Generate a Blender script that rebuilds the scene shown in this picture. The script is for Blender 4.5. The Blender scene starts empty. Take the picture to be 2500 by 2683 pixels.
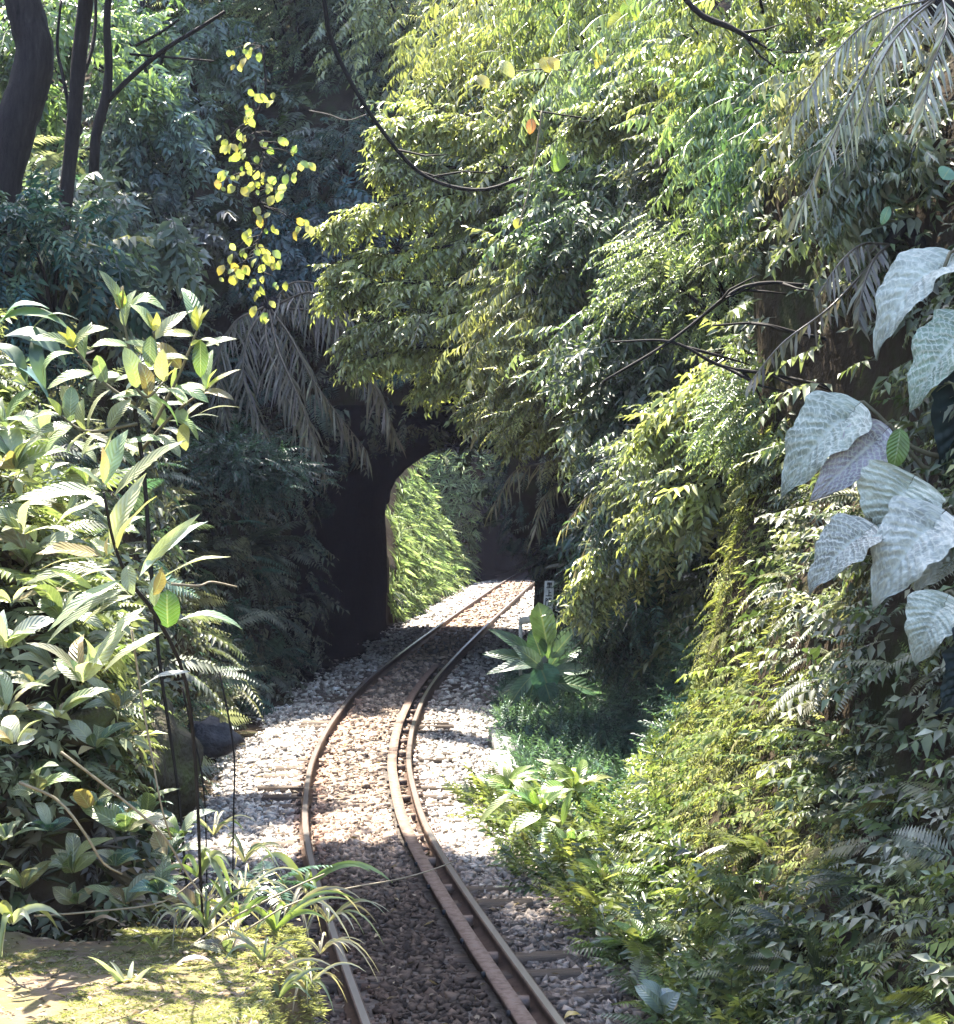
import bpy, math, random
import numpy as np
from mathutils import Vector

SC = bpy.context.scene
COL = SC.collection
rng = np.random.default_rng(11)
random.seed(11)

# ------------------------------------------------------------------ camera
F_PX, CX, CY, HORIZON, EYE = 5000.0, 1250.0, 1341.5, 1300.0, 3.1
PITCH = math.atan((CY - HORIZON) / F_PX)
cam_d = bpy.data.cameras.new("camera")
cam = bpy.data.objects.new("camera", cam_d)
COL.objects.link(cam)
cam_d.sensor_fit = 'HORIZONTAL'
cam_d.sensor_width = 36.0
cam_d.lens = 36.0 * F_PX / 2500.0
cam_d.clip_start = 0.1
cam_d.clip_end = 1000.0
cam.location = (0, 0, EYE)
cam.rotation_euler = (math.pi / 2 - PITCH, 0, 0)
SC.camera = cam

# ------------------------------------------------------------------ sky and sun
SUN_EL = math.radians(62.0)
SUN_DIR = np.array([-0.46, 0.89, 0.0])
SUN_DIR = SUN_DIR / np.linalg.norm(SUN_DIR) * math.cos(SUN_EL)
SUN_DIR[2] = math.sin(SUN_EL)
w = bpy.data.worlds.new("World")
SC.world = w
w.use_nodes = True
nt = w.node_tree
bg = nt.nodes["Background"]
sky = nt.nodes.new("ShaderNodeTexSky")
sky.sky_type = 'NISHITA'
sky.sun_disc = False
sky.sun_elevation = SUN_EL
sky.sun_rotation = math.atan2(SUN_DIR[0], SUN_DIR[1])
sky.air_density = 1.0
sky.dust_density = 1.5
nt.links.new(sky.outputs[0], bg.inputs[0])
bg.inputs[1].default_value = 0.15
sun_d = bpy.data.lights.new("sun", 'SUN')
sun_d.energy = 5.0
sun_d.angle = math.radians(0.6)
sun_d.color = (1.0, 0.93, 0.80)
sun = bpy.data.objects.new("sun", sun_d)
COL.objects.link(sun)
sun.rotation_euler = Vector(tuple(SUN_DIR)).to_track_quat('Z', 'Y').to_euler()
SC.view_settings.view_transform = 'Standard'
SC.view_settings.look = 'None'
SC.view_settings.gamma = 1.0
SC.view_settings.exposure = 2.45
SC.cycles.use_denoising = True
SC.cycles.max_bounces = 6
SC.cycles.transmission_bounces = 4
SC.cycles.diffuse_bounces = 3
SC.cycles.glossy_bounces = 2
SC.cycles.caustics_reflective = False
SC.cycles.caustics_refractive = False
SC.cycles.sample_clamp_indirect = 4.0


# ------------------------------------------------------------------ helpers
def P(px, py, Y):
    """the point on the viewing ray of a photo pixel at distance Y along the line of sight"""
    a = (px - CX) / F_PX
    b = -(py - CY) / F_PX
    dy = math.cos(PITCH) + b * math.sin(PITCH)
    dz = -math.sin(PITCH) + b * math.cos(PITCH)
    t = Y / dy
    return np.array([a * t, Y, EYE + dz * t])


def project(V):
    y = V[:, 1] * math.cos(PITCH) - (V[:, 2] - EYE) * math.sin(PITCH)
    z = V[:, 1] * math.sin(PITCH) + (V[:, 2] - EYE) * math.cos(PITCH)
    y = np.maximum(y, 0.05)
    return CX + F_PX * V[:, 0] / y, CY - F_PX * z / y


def nrm(v):
    v = np.asarray(v, float)
    n = np.linalg.norm(v, axis=-1, keepdims=True)
    return v / np.maximum(n, 1e-9)


def hash3(i, j, k, seed):
    h = (i * 374761393 + j * 668265263 + k * 2147483647 + seed * 1274126177) & 0xFFFFFFFF
    h = ((h ^ (h >> 13)) * 1274126177) & 0xFFFFFFFF
    h = (h ^ (h >> 16)) & 0xFFFF
    return h / 65535.0


def vnoise(X, Y, Z, s, seed=0):
    """smooth value noise in -1..1"""
    x, y, z = X / s, Y / s, Z / s
    i, j, k = np.floor(x).astype(np.int64), np.floor(y).astype(np.int64), np.floor(z).astype(np.int64)
    fx, fy, fz = x - i, y - j, z - k
    fx, fy, fz = [f * f * (3 - 2 * f) for f in (fx, fy, fz)]
    out = 0
    for a in (0, 1):
        for b in (0, 1):
            for c in (0, 1):
                wgt = (fx if a else 1 - fx) * (fy if b else 1 - fy) * (fz if c else 1 - fz)
                out = out + wgt * hash3(i + a, j + b, k + c, seed)
    return out * 2 - 1


XC_Y = np.array([-6, 0, 4, 8, 11.2, 13.6, 16, 18.3, 22.1, 25.7, 29.7, 33, 38.6, 45.7, 55, 65.4, 75, 84, 95])
XC_X = np.array([2.75, 1.72, 1.07, .43, -.078, -.46, -.82, -1.10, -1.375, -1.445, -1.39, -1.25, -.88, -.36, .36, 1.18, 2.02, 2.95, 4.3])
_yy = np.linspace(-6, 95, 1200)
_k = np.exp(-np.linspace(-2, 2, 61) ** 2)
_k /= _k.sum()
_raw = np.interp(_yy, XC_Y, XC_X)
_pad = np.concatenate([_raw[0] - (np.arange(30, 0, -1)) * (_raw[1] - _raw[0]), _raw, _raw[-1] + np.arange(1, 31) * (_raw[-1] - _raw[-2])])
_sm = np.convolve(_pad, _k, 'valid')


def xc(y):
    return np.interp(y, _yy, _sm)


def link(o, parent=None):
    COL.objects.link(o)
    if parent is not None:
        o.parent = parent
    return o


def tag(o, label=None, cat=None, group=None, kind=None):
    if label:
        o["label"] = label
    if cat:
        o["category"] = cat
    if group:
        o["group"] = group
    if kind:
        o["kind"] = kind
    return o


def empty(name, loc, label, cat, group=None):
    o = bpy.data.objects.new(name, None)
    o.location = tuple(loc)
    o.empty_display_size = 0.2
    link(o)
    return tag(o, label, cat, group)


def mesh_tris(name, V, T, col=None):
    V = np.ascontiguousarray(V, np.float32)
    T = np.ascontiguousarray(T, np.int32)
    me = bpy.data.meshes.new(name)
    me.vertices.add(len(V))
    me.vertices.foreach_set("co", V.ravel())
    me.loops.add(T.size)
    me.loops.foreach_set("vertex_index", T.ravel())
    k = T.shape[1]
    me.polygons.add(len(T))
    me.polygons.foreach_set("loop_start", np.arange(0, T.size, k, dtype=np.int32))
    if col is not None:
        a = me.color_attributes.new("Col", 'FLOAT_COLOR', 'POINT')
        c4 = np.ones((len(V), 4), np.float32)
        c4[:, :3] = col
        a.data.foreach_set("color", c4.ravel())
    me.update(calc_edges=True)
    return me


def mk(name, V, T, mat, parent=None, col=None, smooth=False, uv=None):
    """one mesh object; V in world space, made relative to the parent's location"""
    V = np.asarray(V, float)
    if parent is not None:
        off = np.array(parent.location)
        p = parent
        while p.parent is not None:
            p = p.parent
            off = off + np.array(p.location)
        V = V - off
        loc = None
    me = mesh_tris(name, V, T, col)
    if uv is not None:
        ul = me.uv_layers.new(name="UVMap")
        ul.data.foreach_set("uv", np.ascontiguousarray(uv[np.asarray(T).ravel()], np.float32).ravel())
    if smooth:
        me.polygons.foreach_set("use_smooth", np.ones(len(T), bool))
    me.materials.append(mat)
    o = bpy.data.objects.new(name, me)
    return link(o, parent)


def centre_origin(o):
    """move a top-level mesh's origin to its base"""
    me = o.data
    n = len(me.vertices)
    co = np.empty(n * 3, np.float32)
    me.vertices.foreach_get("co", co)
    co = co.reshape(-1, 3)
    c = np.array([co[:, 0].mean(), co[:, 1].mean(), co[:, 2].min()])
    me.vertices.foreach_set("co", (co - c).astype(np.float32).ravel())
    o.location = tuple(c)
    return o


def tube(pts, rad, sides=6, bump=0.0):
    pts = np.asarray(pts, float)
    n = len(pts)
    rad = np.interp(np.linspace(0, 1, n), np.linspace(0, 1, len(np.atleast_1d(rad))), np.atleast_1d(rad))
    tang = nrm(np.gradient(pts, axis=0))
    ref = np.array([0.31, 0.87, 0.2])
    a = nrm(np.cross(tang, ref))
    b = np.cross(tang, a)
    th = np.linspace(0, 2 * math.pi, sides, endpoint=False)
    ring = np.cos(th)[None, :, None] * a[:, None] + np.sin(th)[None, :, None] * b[:, None]
    r = rad[:, None, None]
    if bump:
        r = r * (1 + bump * rng.uniform(-1, 1, (n, sides, 1)))
    V = (pts[:, None] + ring * r).reshape(-1, 3)
    T = []
    for i in range(n - 1):
        for j in range(sides):
            p, q = i * sides + j, i * sides + (j + 1) % sides
            T += [(p, q, q + sides), (p, q + sides, p + sides)]
    c0 = len(V)
    V = np.vstack([V, pts[0], pts[-1]])
    for j in range(sides):
        T.append((c0, (j + 1) % sides, j))
        e = (n - 1) * sides
        T.append((c0 + 1, e + j, e + (j + 1) % sides))
    return V, np.array(T)


def merge(parts):
    Vs, Ts, o = [], [], 0
    for V, T in parts:
        Vs.append(V)
        Ts.append(np.asarray(T) + o)
        o += len(V)
    return np.vstack(Vs), np.vstack(Ts)


def spline(pts, n=24):
    """Catmull-Rom through the points"""
    p = np.asarray(pts, float)
    p = np.vstack([2 * p[0] - p[1], p, 2 * p[-1] - p[-2]])
    out = []
    m = len(p) - 3
    for t in np.linspace(0, m - 1e-6, n):
        i = int(t)
        f = t - i
        a, b, c, d = p[i], p[i + 1], p[i + 2], p[i + 3]
        out.append(0.5 * (2 * b + (c - a) * f + (2 * a - 5 * b + 4 * c - d) * f * f + (3 * b - a - 3 * c + d) * f ** 3))
    return np.array(out)


def box(cx, cy, cz, sx, sy, sz, rz=0.0, jit=0.0):
    V = np.array([[x, y, z] for x in (-.5, .5) for y in (-.5, .5) for z in (-.5, .5)]) * (sx, sy, sz)
    if jit:
        V = V + rng.normal(0, jit, V.shape)
    c, s = math.cos(rz), math.sin(rz)
    V = V @ np.array([[c, s, 0], [-s, c, 0], [0, 0, 1]]) + (cx, cy, cz)
    T = [(0, 1, 3), (0, 3, 2), (4, 6, 7), (4, 7, 5), (0, 4, 5), (0, 5, 1), (2, 3, 7), (2, 7, 6), (0, 2, 6), (0, 6, 4), (1, 5, 7), (1, 7, 3)]
    return V, np.array(T)


# ------------------------------------------------------------------ materials
def new_mat(name):
    m = bpy.data.materials.new(name)
    m.use_nodes = True
    n = m.node_tree
    for x in list(n.nodes):
        n.nodes.remove(x)
    out = n.nodes.new("ShaderNodeOutputMaterial")
    return m, n, out


def node(n, kind, **kw):
    x = n.nodes.new(kind)
    for k, v in kw.items():
        setattr(x, k, v)
    return x


def leaf_mat(name, rough=0.42, transl=0.35, spec=0.5, veins=False, tint=(1.3, 1.4, 0.7), sat=0.88, net=False):
    m, n, out = new_mat(name)
    L = n.links.new
    at = node(n, "ShaderNodeAttribute", attribute_name="Col")
    tc = node(n, "ShaderNodeTexCoord")
    nz = node(n, "ShaderNodeTexNoise")
    nz.inputs["Scale"].default_value = 9.0
    nz.inputs["Detail"].default_value = 3.0
    L(tc.outputs["Object"], nz.inputs["Vector"])
    mr = node(n, "ShaderNodeMapRange")
    mr.inputs["From Min"].default_value = 0.3
    mr.inputs["From Max"].default_value = 0.7
    mr.inputs["To Min"].default_value = 0.72
    mr.inputs["To Max"].default_value = 1.28
    L(nz.outputs["Fac"], mr.inputs["Value"])
    mul = node(n, "ShaderNodeMix", data_type='RGBA', blend_type='MULTIPLY')
    mul.inputs["Factor"].default_value = 1.0
    L(at.outputs["Color"], mul.inputs["A"])
    L(mr.outputs["Result"], mul.inputs["B"])
    hs = node(n, "ShaderNodeHueSaturation")
    hs.inputs["Saturation"].default_value = sat
    L(mul.outputs["Result"], hs.inputs["Color"])
    col = hs.outputs["Color"]
    bs = node(n, "ShaderNodeBsdfPrincipled")
    bs.inputs["Roughness"].default_value = rough
    bs.inputs["Specular IOR Level"].default_value = spec
    if veins:
        uv = node(n, "ShaderNodeUVMap", uv_map="UVMap")
        sp = node(n, "ShaderNodeSeparateXYZ")
        L(uv.outputs["UV"], sp.inputs[0])
        ab = node(n, "ShaderNodeMath", operation='ABSOLUTE')
        L(sp.outputs["Y"], ab.inputs[0])
        mid = node(n, "ShaderNodeMapRange")
        mid.inputs["From Min"].default_value = 0.03
        mid.inputs["From Max"].default_value = 0.10
        mid.inputs["To Min"].default_value = 1.0
        mid.inputs["To Max"].default_value = 0.0
        L(ab.outputs[0], mid.inputs["Value"])
        # side veins sweep towards the tip
        m1 = node(n, "ShaderNodeMath", operation='MULTIPLY_ADD')
        L(ab.outputs[0], m1.inputs[0])
        m1.inputs[1].default_value = -0.22
        L(sp.outputs["X"], m1.inputs[2])
        m2 = node(n, "ShaderNodeMath", operation='MULTIPLY')
        L(m1.outputs[0], m2.inputs[0])
        m2.inputs[1].default_value = 62.0
        m3 = node(n, "ShaderNodeMath", operation='SINE')
        L(m2.outputs[0], m3.inputs[0])
        m4 = node(n, "ShaderNodeMapRange")
        m4.inputs["From Min"].default_value = 0.86
        m4.inputs["From Max"].default_value = 1.0
        L(m3.outputs[0], m4.inputs["Value"])
        m5 = node(n, "ShaderNodeMath", operation='MULTIPLY')
        L(m4.outputs["Result"], m5.inputs[0])
        m5.inputs[1].default_value = 0.35
        mx = node(n, "ShaderNodeMath", operation='MAXIMUM')
        L(mid.outputs["Result"], mx.inputs[0])
        L(m5.outputs[0], mx.inputs[1])
        m6 = node(n, "ShaderNodeMath", operation='MULTIPLY')
        L(mx.outputs[0], m6.inputs[0])
        m6.inputs[1].default_value = 0.55
        vc = node(n, "ShaderNodeMix", data_type='RGBA')
        L(m6.outputs[0], vc.inputs["Factor"])
        L(col, vc.inputs["A"])
        vc.inputs["B"].default_value = (0.42, 0.46, 0.26, 1)
        if net:   # broad pale ribs joined by a net of cross veins
            m2.inputs[1].default_value = 88.0
            m4.inputs["From Min"].default_value = 0.45
            m4.inputs["From Max"].default_value = 0.95
            m5.inputs[1].default_value = 0.9
            wb = node(n, "ShaderNodeTexNoise")
            wb.inputs["Scale"].default_value = 7.0
            L(uv.outputs["UV"], wb.inputs["Vector"])
            wadd = node(n, "ShaderNodeMath", operation='MULTIPLY_ADD')
            L(wb.outputs["Fac"], wadd.inputs[0])
            wadd.inputs[1].default_value = 0.11
            L(m1.outputs[0], wadd.inputs[2])
            L(wadd.outputs[0], m2.inputs[0])
            c1 = node(n, "ShaderNodeMath", operation='MULTIPLY_ADD')
            L(ab.outputs[0], c1.inputs[0])
            c1.inputs[1].default_value = 44.0
            L(m2.outputs[0], c1.inputs[2])
            c2 = node(n, "ShaderNodeMath", operation='SINE')
            L(c1.outputs[0], c2.inputs[0])
            c3 = node(n, "ShaderNodeMapRange")
            c3.inputs["From Min"].default_value = 0.7
            c3.inputs["From Max"].default_value = 1.0
            L(c2.outputs[0], c3.inputs["Value"])
            c4 = node(n, "ShaderNodeMath", operation='MAXIMUM')
            L(c3.outputs["Result"], c4.inputs[0])
            L(m5.outputs[0], c4.inputs[1])
            L(c4.outputs[0], mx.inputs[1])
            m6.inputs[1].default_value = 0.65
            vc.inputs["B"].default_value = (0.62, 0.63, 0.54, 1)
        col = vc.outputs["Result"]
        bp = node(n, "ShaderNodeBump")
        bp.inputs["Strength"].default_value = 0.5
        bp.inputs["Distance"].default_value = 0.004
        L(m3.outputs[0], bp.inputs["Height"])
        L(bp.outputs[0], bs.inputs["Normal"])
    L(col, bs.inputs["Base Color"])
    tr = node(n, "ShaderNodeBsdfTranslucent")
    t2 = node(n, "ShaderNodeMix", data_type='RGBA', blend_type='MULTIPLY')
    t2.inputs["Factor"].default_value = 1.0
    L(col, t2.inputs["A"])
    t2.inputs["B"].default_value = (*tint, 1)
    L(t2.outputs["Result"], tr.inputs["Color"])
    mixs = node(n, "ShaderNodeMixShader")
    mixs.inputs[0].default_value = transl
    L(bs.outputs[0], mixs.inputs[1])
    L(tr.outputs[0], mixs.inputs[2])
    L(mixs.outputs[0], out.inputs["Surface"])
    return m


def solid_mat(name, ramp, scale=4.0, rough=0.8, bump=0.4, bdist=0.02, detail=6.0, metallic=0.0, spec=0.3, attr=False, stretch=None):
    """noise between several colours with fine relief"""
    m, n, out = new_mat(name)
    L = n.links.new
    tc = node(n, "ShaderNodeTexCoord")
    vec = tc.outputs["Object"]
    if stretch:
        mp = node(n, "ShaderNodeMapping")
        mp.inputs["Scale"].default_value = stretch
        L(vec, mp.inputs["Vector"])
        vec = mp.outputs[0]
    nz = node(n, "ShaderNodeTexNoise")
    nz.inputs["Scale"].default_value = scale
    nz.inputs["Detail"].default_value = detail
    nz.inputs["Roughness"].default_value = 0.65
    L(vec, nz.inputs["Vector"])
    cr = node(n, "ShaderNodeValToRGB")
    els = cr.color_ramp.elements
    for i, (p, c) in enumerate(ramp):
        e = els[i] if i < 2 else els.new(p)
        e.position = p
        e.color = (*c, 1)
    L(nz.outputs["Fac"], cr.inputs[0])
    bs = node(n, "ShaderNodeBsdfPrincipled")
    bs.inputs["Roughness"].default_value = rough
    bs.inputs["Metallic"].default_value = metallic
    bs.inputs["Specular IOR Level"].default_value = spec
    col = cr.outputs["Color"]
    if attr:
        at = node(n, "ShaderNodeAttribute", attribute_name="Col")
        mul = node(n, "ShaderNodeMix", data_type='RGBA', blend_type='MULTIPLY')
        mul.inputs["Factor"].default_value = 1.0
        L(col, mul.inputs["A"])
        L(at.outputs["Color"], mul.inputs["B"])
        col = mul.outputs["Result"]
    L(col, bs.inputs["Base Color"])
    n2 = node(n, "ShaderNodeTexNoise")
    n2.inputs["Scale"].default_value = scale * 5
    n2.inputs["Detail"].default_value = 5
    L(vec, n2.inputs["Vector"])
    bp = node(n, "ShaderNodeBump")
    bp.inputs["Strength"].default_value = bump
    bp.inputs["Distance"].default_value = bdist
    L(n2.outputs["Fac"], bp.inputs["Height"])
    L(bp.outputs[0], bs.inputs["Normal"])
    L(bs.outputs[0], out.inputs["Surface"])
    return m


M = {}
M['leaf'] = leaf_mat("leaf", 0.30, 0.36, 0.9)
M['leaf_gloss'] = leaf_mat("leaf_glossy", 0.30, 0.30, 0.8, veins=True)
M['leaf_big'] = leaf_mat("leaf_large", 0.55, 0.05, 0.4, veins=True, net=True, tint=(1.0, 1.05, 0.9), sat=.7)
M['leaf_dull'] = leaf_mat("leaf_dull", 0.45, 0.28, 0.5)
M['moss'] = leaf_mat("moss_leaf", 0.75, 0.30, 0.15)
M['soil'] = solid_mat("soil_and_rock", [(0.3, (.018, .014, .010)), (0.5, (.05, .038, .026)), (0.62, (.045, .05, .022)), (0.8, (.10, .085, .06))], 1.6, .9, .8, .08, spec=0.05)
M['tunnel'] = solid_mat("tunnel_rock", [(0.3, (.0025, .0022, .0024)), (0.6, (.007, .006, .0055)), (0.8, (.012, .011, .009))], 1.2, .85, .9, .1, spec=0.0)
M['ballast'] = solid_mat("ballast_bed", [(0.3, (.05, .042, .036)), (0.55, (.12, .10, .085)), (0.75, (.24, .22, .2))], 14, .9, .9, .03)
M['stone'] = solid_mat("ballast_stone", [(0.3, (.75, .72, .70)), (0.7, (1, 1, 1))], 22, .85, .5, .006, attr=True)
M['sleeper'] = solid_mat("weathered_wood", [(0.3, (.05, .036, .028)), (0.55, (.13, .10, .08)), (0.8, (.21, .17, .14))], 6, .85, .7, .01, stretch=(1, 9, 9))
M['rail'] = solid_mat("rail_steel", [(0.3, (.07, .045, .035)), (0.6, (.16, .11, .085)), (0.8, (.22, .16, .13))], 9, .5, .3, .002, metallic=.35)
M['railtop'] = solid_mat("rail_running_surface", [(0.3, (.32, .29, .27)), (0.7, (.48, .45, .43))], 8, .3, .1, .001, metallic=.8, stretch=(1, .1, 1))
M['rust'] = solid_mat("rust", [(0.28, (.06, .038, .03)), (0.42, (.13, .085, .065)), (0.55, (.20, .14, .11)), (0.7, (.15, .12, .105)), (0.85, (.27, .21, .175))], 13, .7, .7, .006, detail=10)
M['bark'] = solid_mat("dark_bark", [(0.3, (.014, .012, .013)), (0.6, (.038, .032, .032)), (0.8, (.07, .062, .058))], 7, .85, .8, .02, stretch=(3, 3, .6))
M['bark_pale'] = solid_mat("pale_bark", [(0.3, (.07, .06, .05)), (0.6, (.16, .14, .12)), (0.8, (.26, .23, .2))], 8, .85, .7, .015, stretch=(3, 3, .6))
M['twig'] = solid_mat("twig", [(0.3, (.007, .006, .006)), (0.7, (.022, .018, .016))], 12, .8, .4, .004)
M['stem'] = solid_mat("green_stem", [(0.3, (.08, .07, .04)), (0.7, (.16, .14, .08))], 12, .6, .3, .003)
M['drystem'] = solid_mat("dry_stem", [(0.3, (.16, .13, .09)), (0.7, (.34, .29, .20))], 20, .7, .3, .003)
M['concrete'] = solid_mat("concrete", [(0.3, (.32, .31, .29)), (0.6, (.50, .49, .46)), (0.8, (.6, .58, .55))], 7, .85, .5, .01)
M['white'] = solid_mat("weathered_white_paint", [(0.25, (.42, .42, .38)), (0.5, (.68, .68, .64)), (0.8, (.78, .78, .75))], 10, .6, .2, .003)
M['black'] = solid_mat("black_paint", [(0.3, (.012, .012, .016)), (0.7, (.03, .03, .035))], 20, .6, .1, .001)
M['rock'] = solid_mat("grey_rock", [(0.3, (.03, .03, .034)), (0.55, (.08, .08, .09)), (0.8, (.15, .15, .16))], 5, .85, .9, .04)
M['mossrock'] = solid_mat("mossy_rock", [(0.3, (.03, .026, .018)), (0.5, (.07, .06, .035)), (0.65, (.08, .09, .03)), (0.8, (.12, .11, .07))], 5, .9, .9, .05)
M['ledge'] = solid_mat("mossy_concrete", [(0.28, (.06, .04, .03)), (0.40, (.19, .14, .095)), (0.52, (.15, .125, .06)), (0.68, (.10, .10, .035)), (0.85, (.22, .175, .115))], 2.6, .95, .9, .03, detail=9)

# ------------------------------------------------------------------ leaf templates
def leaf_low(fold=0.10, droop=0.14, wide=0.42, belly=0.42):
    V = np.array([[0, 0, 0], [-wide / 2, belly, fold], [wide / 2, belly, fold], [0, belly + .08, -droop * .3], [0, 1, -droop]])
    T = np.array([(0, 2, 3), (0, 3, 1), (3, 2, 4), (1, 3, 4)])
    return V, T


def leaf_flat(fold=0.10, droop=0.14, wide=0.42, belly=0.42):
    V = np.array([[0, 0, 0], [-wide / 2, belly, fold], [wide / 2, belly, fold], [0, 1, -droop]])
    return V, np.array([(0, 2, 3), (0, 3, 1)])


def place(tpl, pos, M3):
    V, T = tpl
    return V @ M3.T + pos, T


def frame(d, nh, sx, sy, sz):
    d = nrm(d)
    x = nrm(np.cross(d, nh))
    z = np.cross(x, d)
    return np.stack([x * sx, d * sy, z * sz], axis=-1)


def frames(d, nh, sx, sy, sz):
    d = nrm(d)
    x = nrm(np.cross(d, nh))
    z = np.cross(x, d)
    return np.stack([x * np.reshape(sx, (-1, 1)), d * np.reshape(sy, (-1, 1)), z * np.reshape(sz, (-1, 1))], axis=-1)


def spray(n=11, ll=.30, wide=.36, droop=.30, hang=.45, spread=1.0, seed=0, twig=.012, make=None):
    """a twig along +Y with leaves set alternately on both sides; leaf tone jitter rides along"""
    r = np.random.default_rng(seed)
    parts, jit = [], []
    for i in range(n):
        t = 0.12 + 0.88 * i / (n - 1)
        base = np.array([0.05 * math.sin(4 * t + seed), t, -droop * t * t])
        side = (1 if i % 2 else -1) * spread
        if i == n - 1:
            d = np.array([r.normal(0, .15), 1, -droop - .1])
        else:
            d = np.array([side * (0.85 + r.normal(0, .15)), 0.55 + r.normal(0, .2), -hang + r.normal(0, .22)])
        nh = np.array([r.normal(0, .35), .25 + r.normal(0, .3), 1])
        l = ll * (0.75 + .5 * r.random()) * (0.75 + .5 * math.sin(math.pi * min(t + .15, 1)))
        tpl = (make or leaf_low)(.06 + .08 * r.random(), .1 + .2 * r.random(), wide, .36 + .1 * r.random())
        V, T = place(tpl, base, frame(d, nh, l, l, l))
        parts.append((V, T))
        jit.append(np.full(len(V), .7 + .6 * r.random()))
    ts = np.linspace(0, 1, 4)
    pv, pt = [], []
    for k, t in enumerate(ts):
        c = np.array([0.05 * math.sin(4 * t + seed), t, -droop * t * t - .004])
        pv += [c + (-twig, 0, 0), c + (twig, 0, 0)]
        if k:
            a = 2 * k - 2
            pt += [(a, a + 1, a + 3), (a, a + 3, a + 2)]
    parts.append((np.array(pv), np.array(pt)))
    jit.append(np.full(len(pv), .45))
    V, T = merge(parts)
    return V, T, np.concatenate(jit)


def fern_frond(n=18, ll=.26, droop=.35, seed=0):
    r = np.random.default_rng(seed)
    parts, jit = [], []
    for i in range(n):
        t = .12 + .88 * i / (n - 1)
        base = np.array([0, t, .30 * t - droop * t * t * 1.6])
        tang = nrm(np.array([0, 1, .30 - 3.2 * droop * t]))
        l = ll * math.sin(math.pi * (0.12 + .86 * t)) ** .8 + .02
        for s in (-1, 1):
            d = np.array([s, 0, 0]) + tang * .35 + np.array([0, 0, -.12 + r.normal(0, .08)])
            V, T = place(leaf_flat(.03, .12, .24, .3), base, frame(d, np.array([0, 0, 1.0]) + tang * .3, l, l, l))
            parts.append((V, T))
            jit.append(np.full(len(V), .8 + .4 * r.random()))
    ts = np.linspace(0, 1, 6)
    pv, pt = [], []
    for k, t in enumerate(ts):
        c = np.array([0, t, .30 * t - droop * t * t * 1.6 + .004])
        wd = .010 * (1.1 - t)
        pv += [c + (-wd, 0, 0), c + (wd, 0, 0)]
        if k:
            a = 2 * k - 2
            pt += [(a, a + 1, a + 3), (a, a + 3, a + 2)]
    parts.append((np.array(pv), np.array(pt)))
    jit.append(np.full(len(pv), .6))
    V, T = merge(parts)
    return V, T, np.concatenate(jit)


def tuft(n=9, seed=0, ll=1.0, wide=.13, up=.5):
    """short blades fanning out from one root, tips drooping"""
    r = np.random.default_rng(seed)
    parts, jit = [], []
    for i in range(n):
        a = 2 * math.pi * (i + r.random()) / n
        e = up + r.normal(0, .25)
        d = np.array([math.cos(a), math.sin(a), e])
        l = ll * (.6 + .6 * r.random())
        V, T = place(leaf_flat(.02, .3, wide, .4), np.array([0, 0, 0.]), frame(d, np.array([0, 0, 1.]), l, l, l))
        parts.append((V, T))
        jit.append(np.full(len(V), .7 + .6 * r.random()))
    V, T = merge(parts)
    return V, T, np.concatenate(jit)


SPRAYS = [spray(11, .30, .38, .30, .50, seed=s) for s in range(5)]
SPRAYS_FINE = [spray(15, .17, .34, .22, .30, seed=20 + s, make=leaf_flat) for s in range(4)]
SPRAYS_BROAD = [spray(8, .40, .46, .25, .45, seed=40 + s) for s in range(4)]
SPRAYS_THIN = [spray(6, .55, .5, .3, .4, seed=140 + s, make=leaf_flat) for s in range(3)]
SPRAYS_HANG = [spray(12, .34, .30, .35, 1.1, spread=.6, seed=60 + s) for s in range(4)]
FERNS = [fern_frond(18, .26, .33 + .06 * s, seed=80 + s) for s in range(4)]
TUFTS = [tuft(8, 100 + s) for s in range(4)]
TUFTS_FLAT = [tuft(7, 120 + s, wide=.34, up=.25) for s in range(4)]


class Cloud:
    def __init__(self):
        self.V, self.T, self.C, self.n = [], [], [], 0

    def add(self, tpls, pos, M3, col):
        pos, M3, col = np.asarray(pos), np.asarray(M3), np.asarray(col)
        pick = rng.integers(0, len(tpls), len(pos))
        for k, (tv, tt, tj) in enumerate(tpls):
            s = pick == k
            m = int(s.sum())
            if not m:
                continue
            V = np.einsum('kj,nij->nki', tv, M3[s]) + pos[s][:, None]
            C = col[s][:, None, :] * tj[None, :, None]
            T = tt[None] + (np.arange(m) * len(tv))[:, None, None] + self.n
            self.V.append(V.reshape(-1, 3))
            self.C.append(C.reshape(-1, 3))
            self.T.append(T.reshape(-1, 3))
            self.n += m * len(tv)

    def tris(self):
        return sum(len(t) for t in self.T)

    def build(self, name, mat, parent=None):
        if not self.V:
            return None
        return mk(name, np.vstack(self.V), np.vstack(self.T), mat, parent, col=np.clip(np.vstack(self.C), 0, 1))


def palette(n, cols, var=.25):
    """n colours mixed between the given ones with brightness variation"""
    cols = np.array(cols)
    a, b = cols[rng.integers(0, len(cols), n)], cols[rng.integers(0, len(cols), n)]
    t = rng.random((n, 1))
    return np.clip((a * t + b * (1 - t)) * (1 + var * rng.normal(0, 1, (n, 1))), .004, .9)


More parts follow.
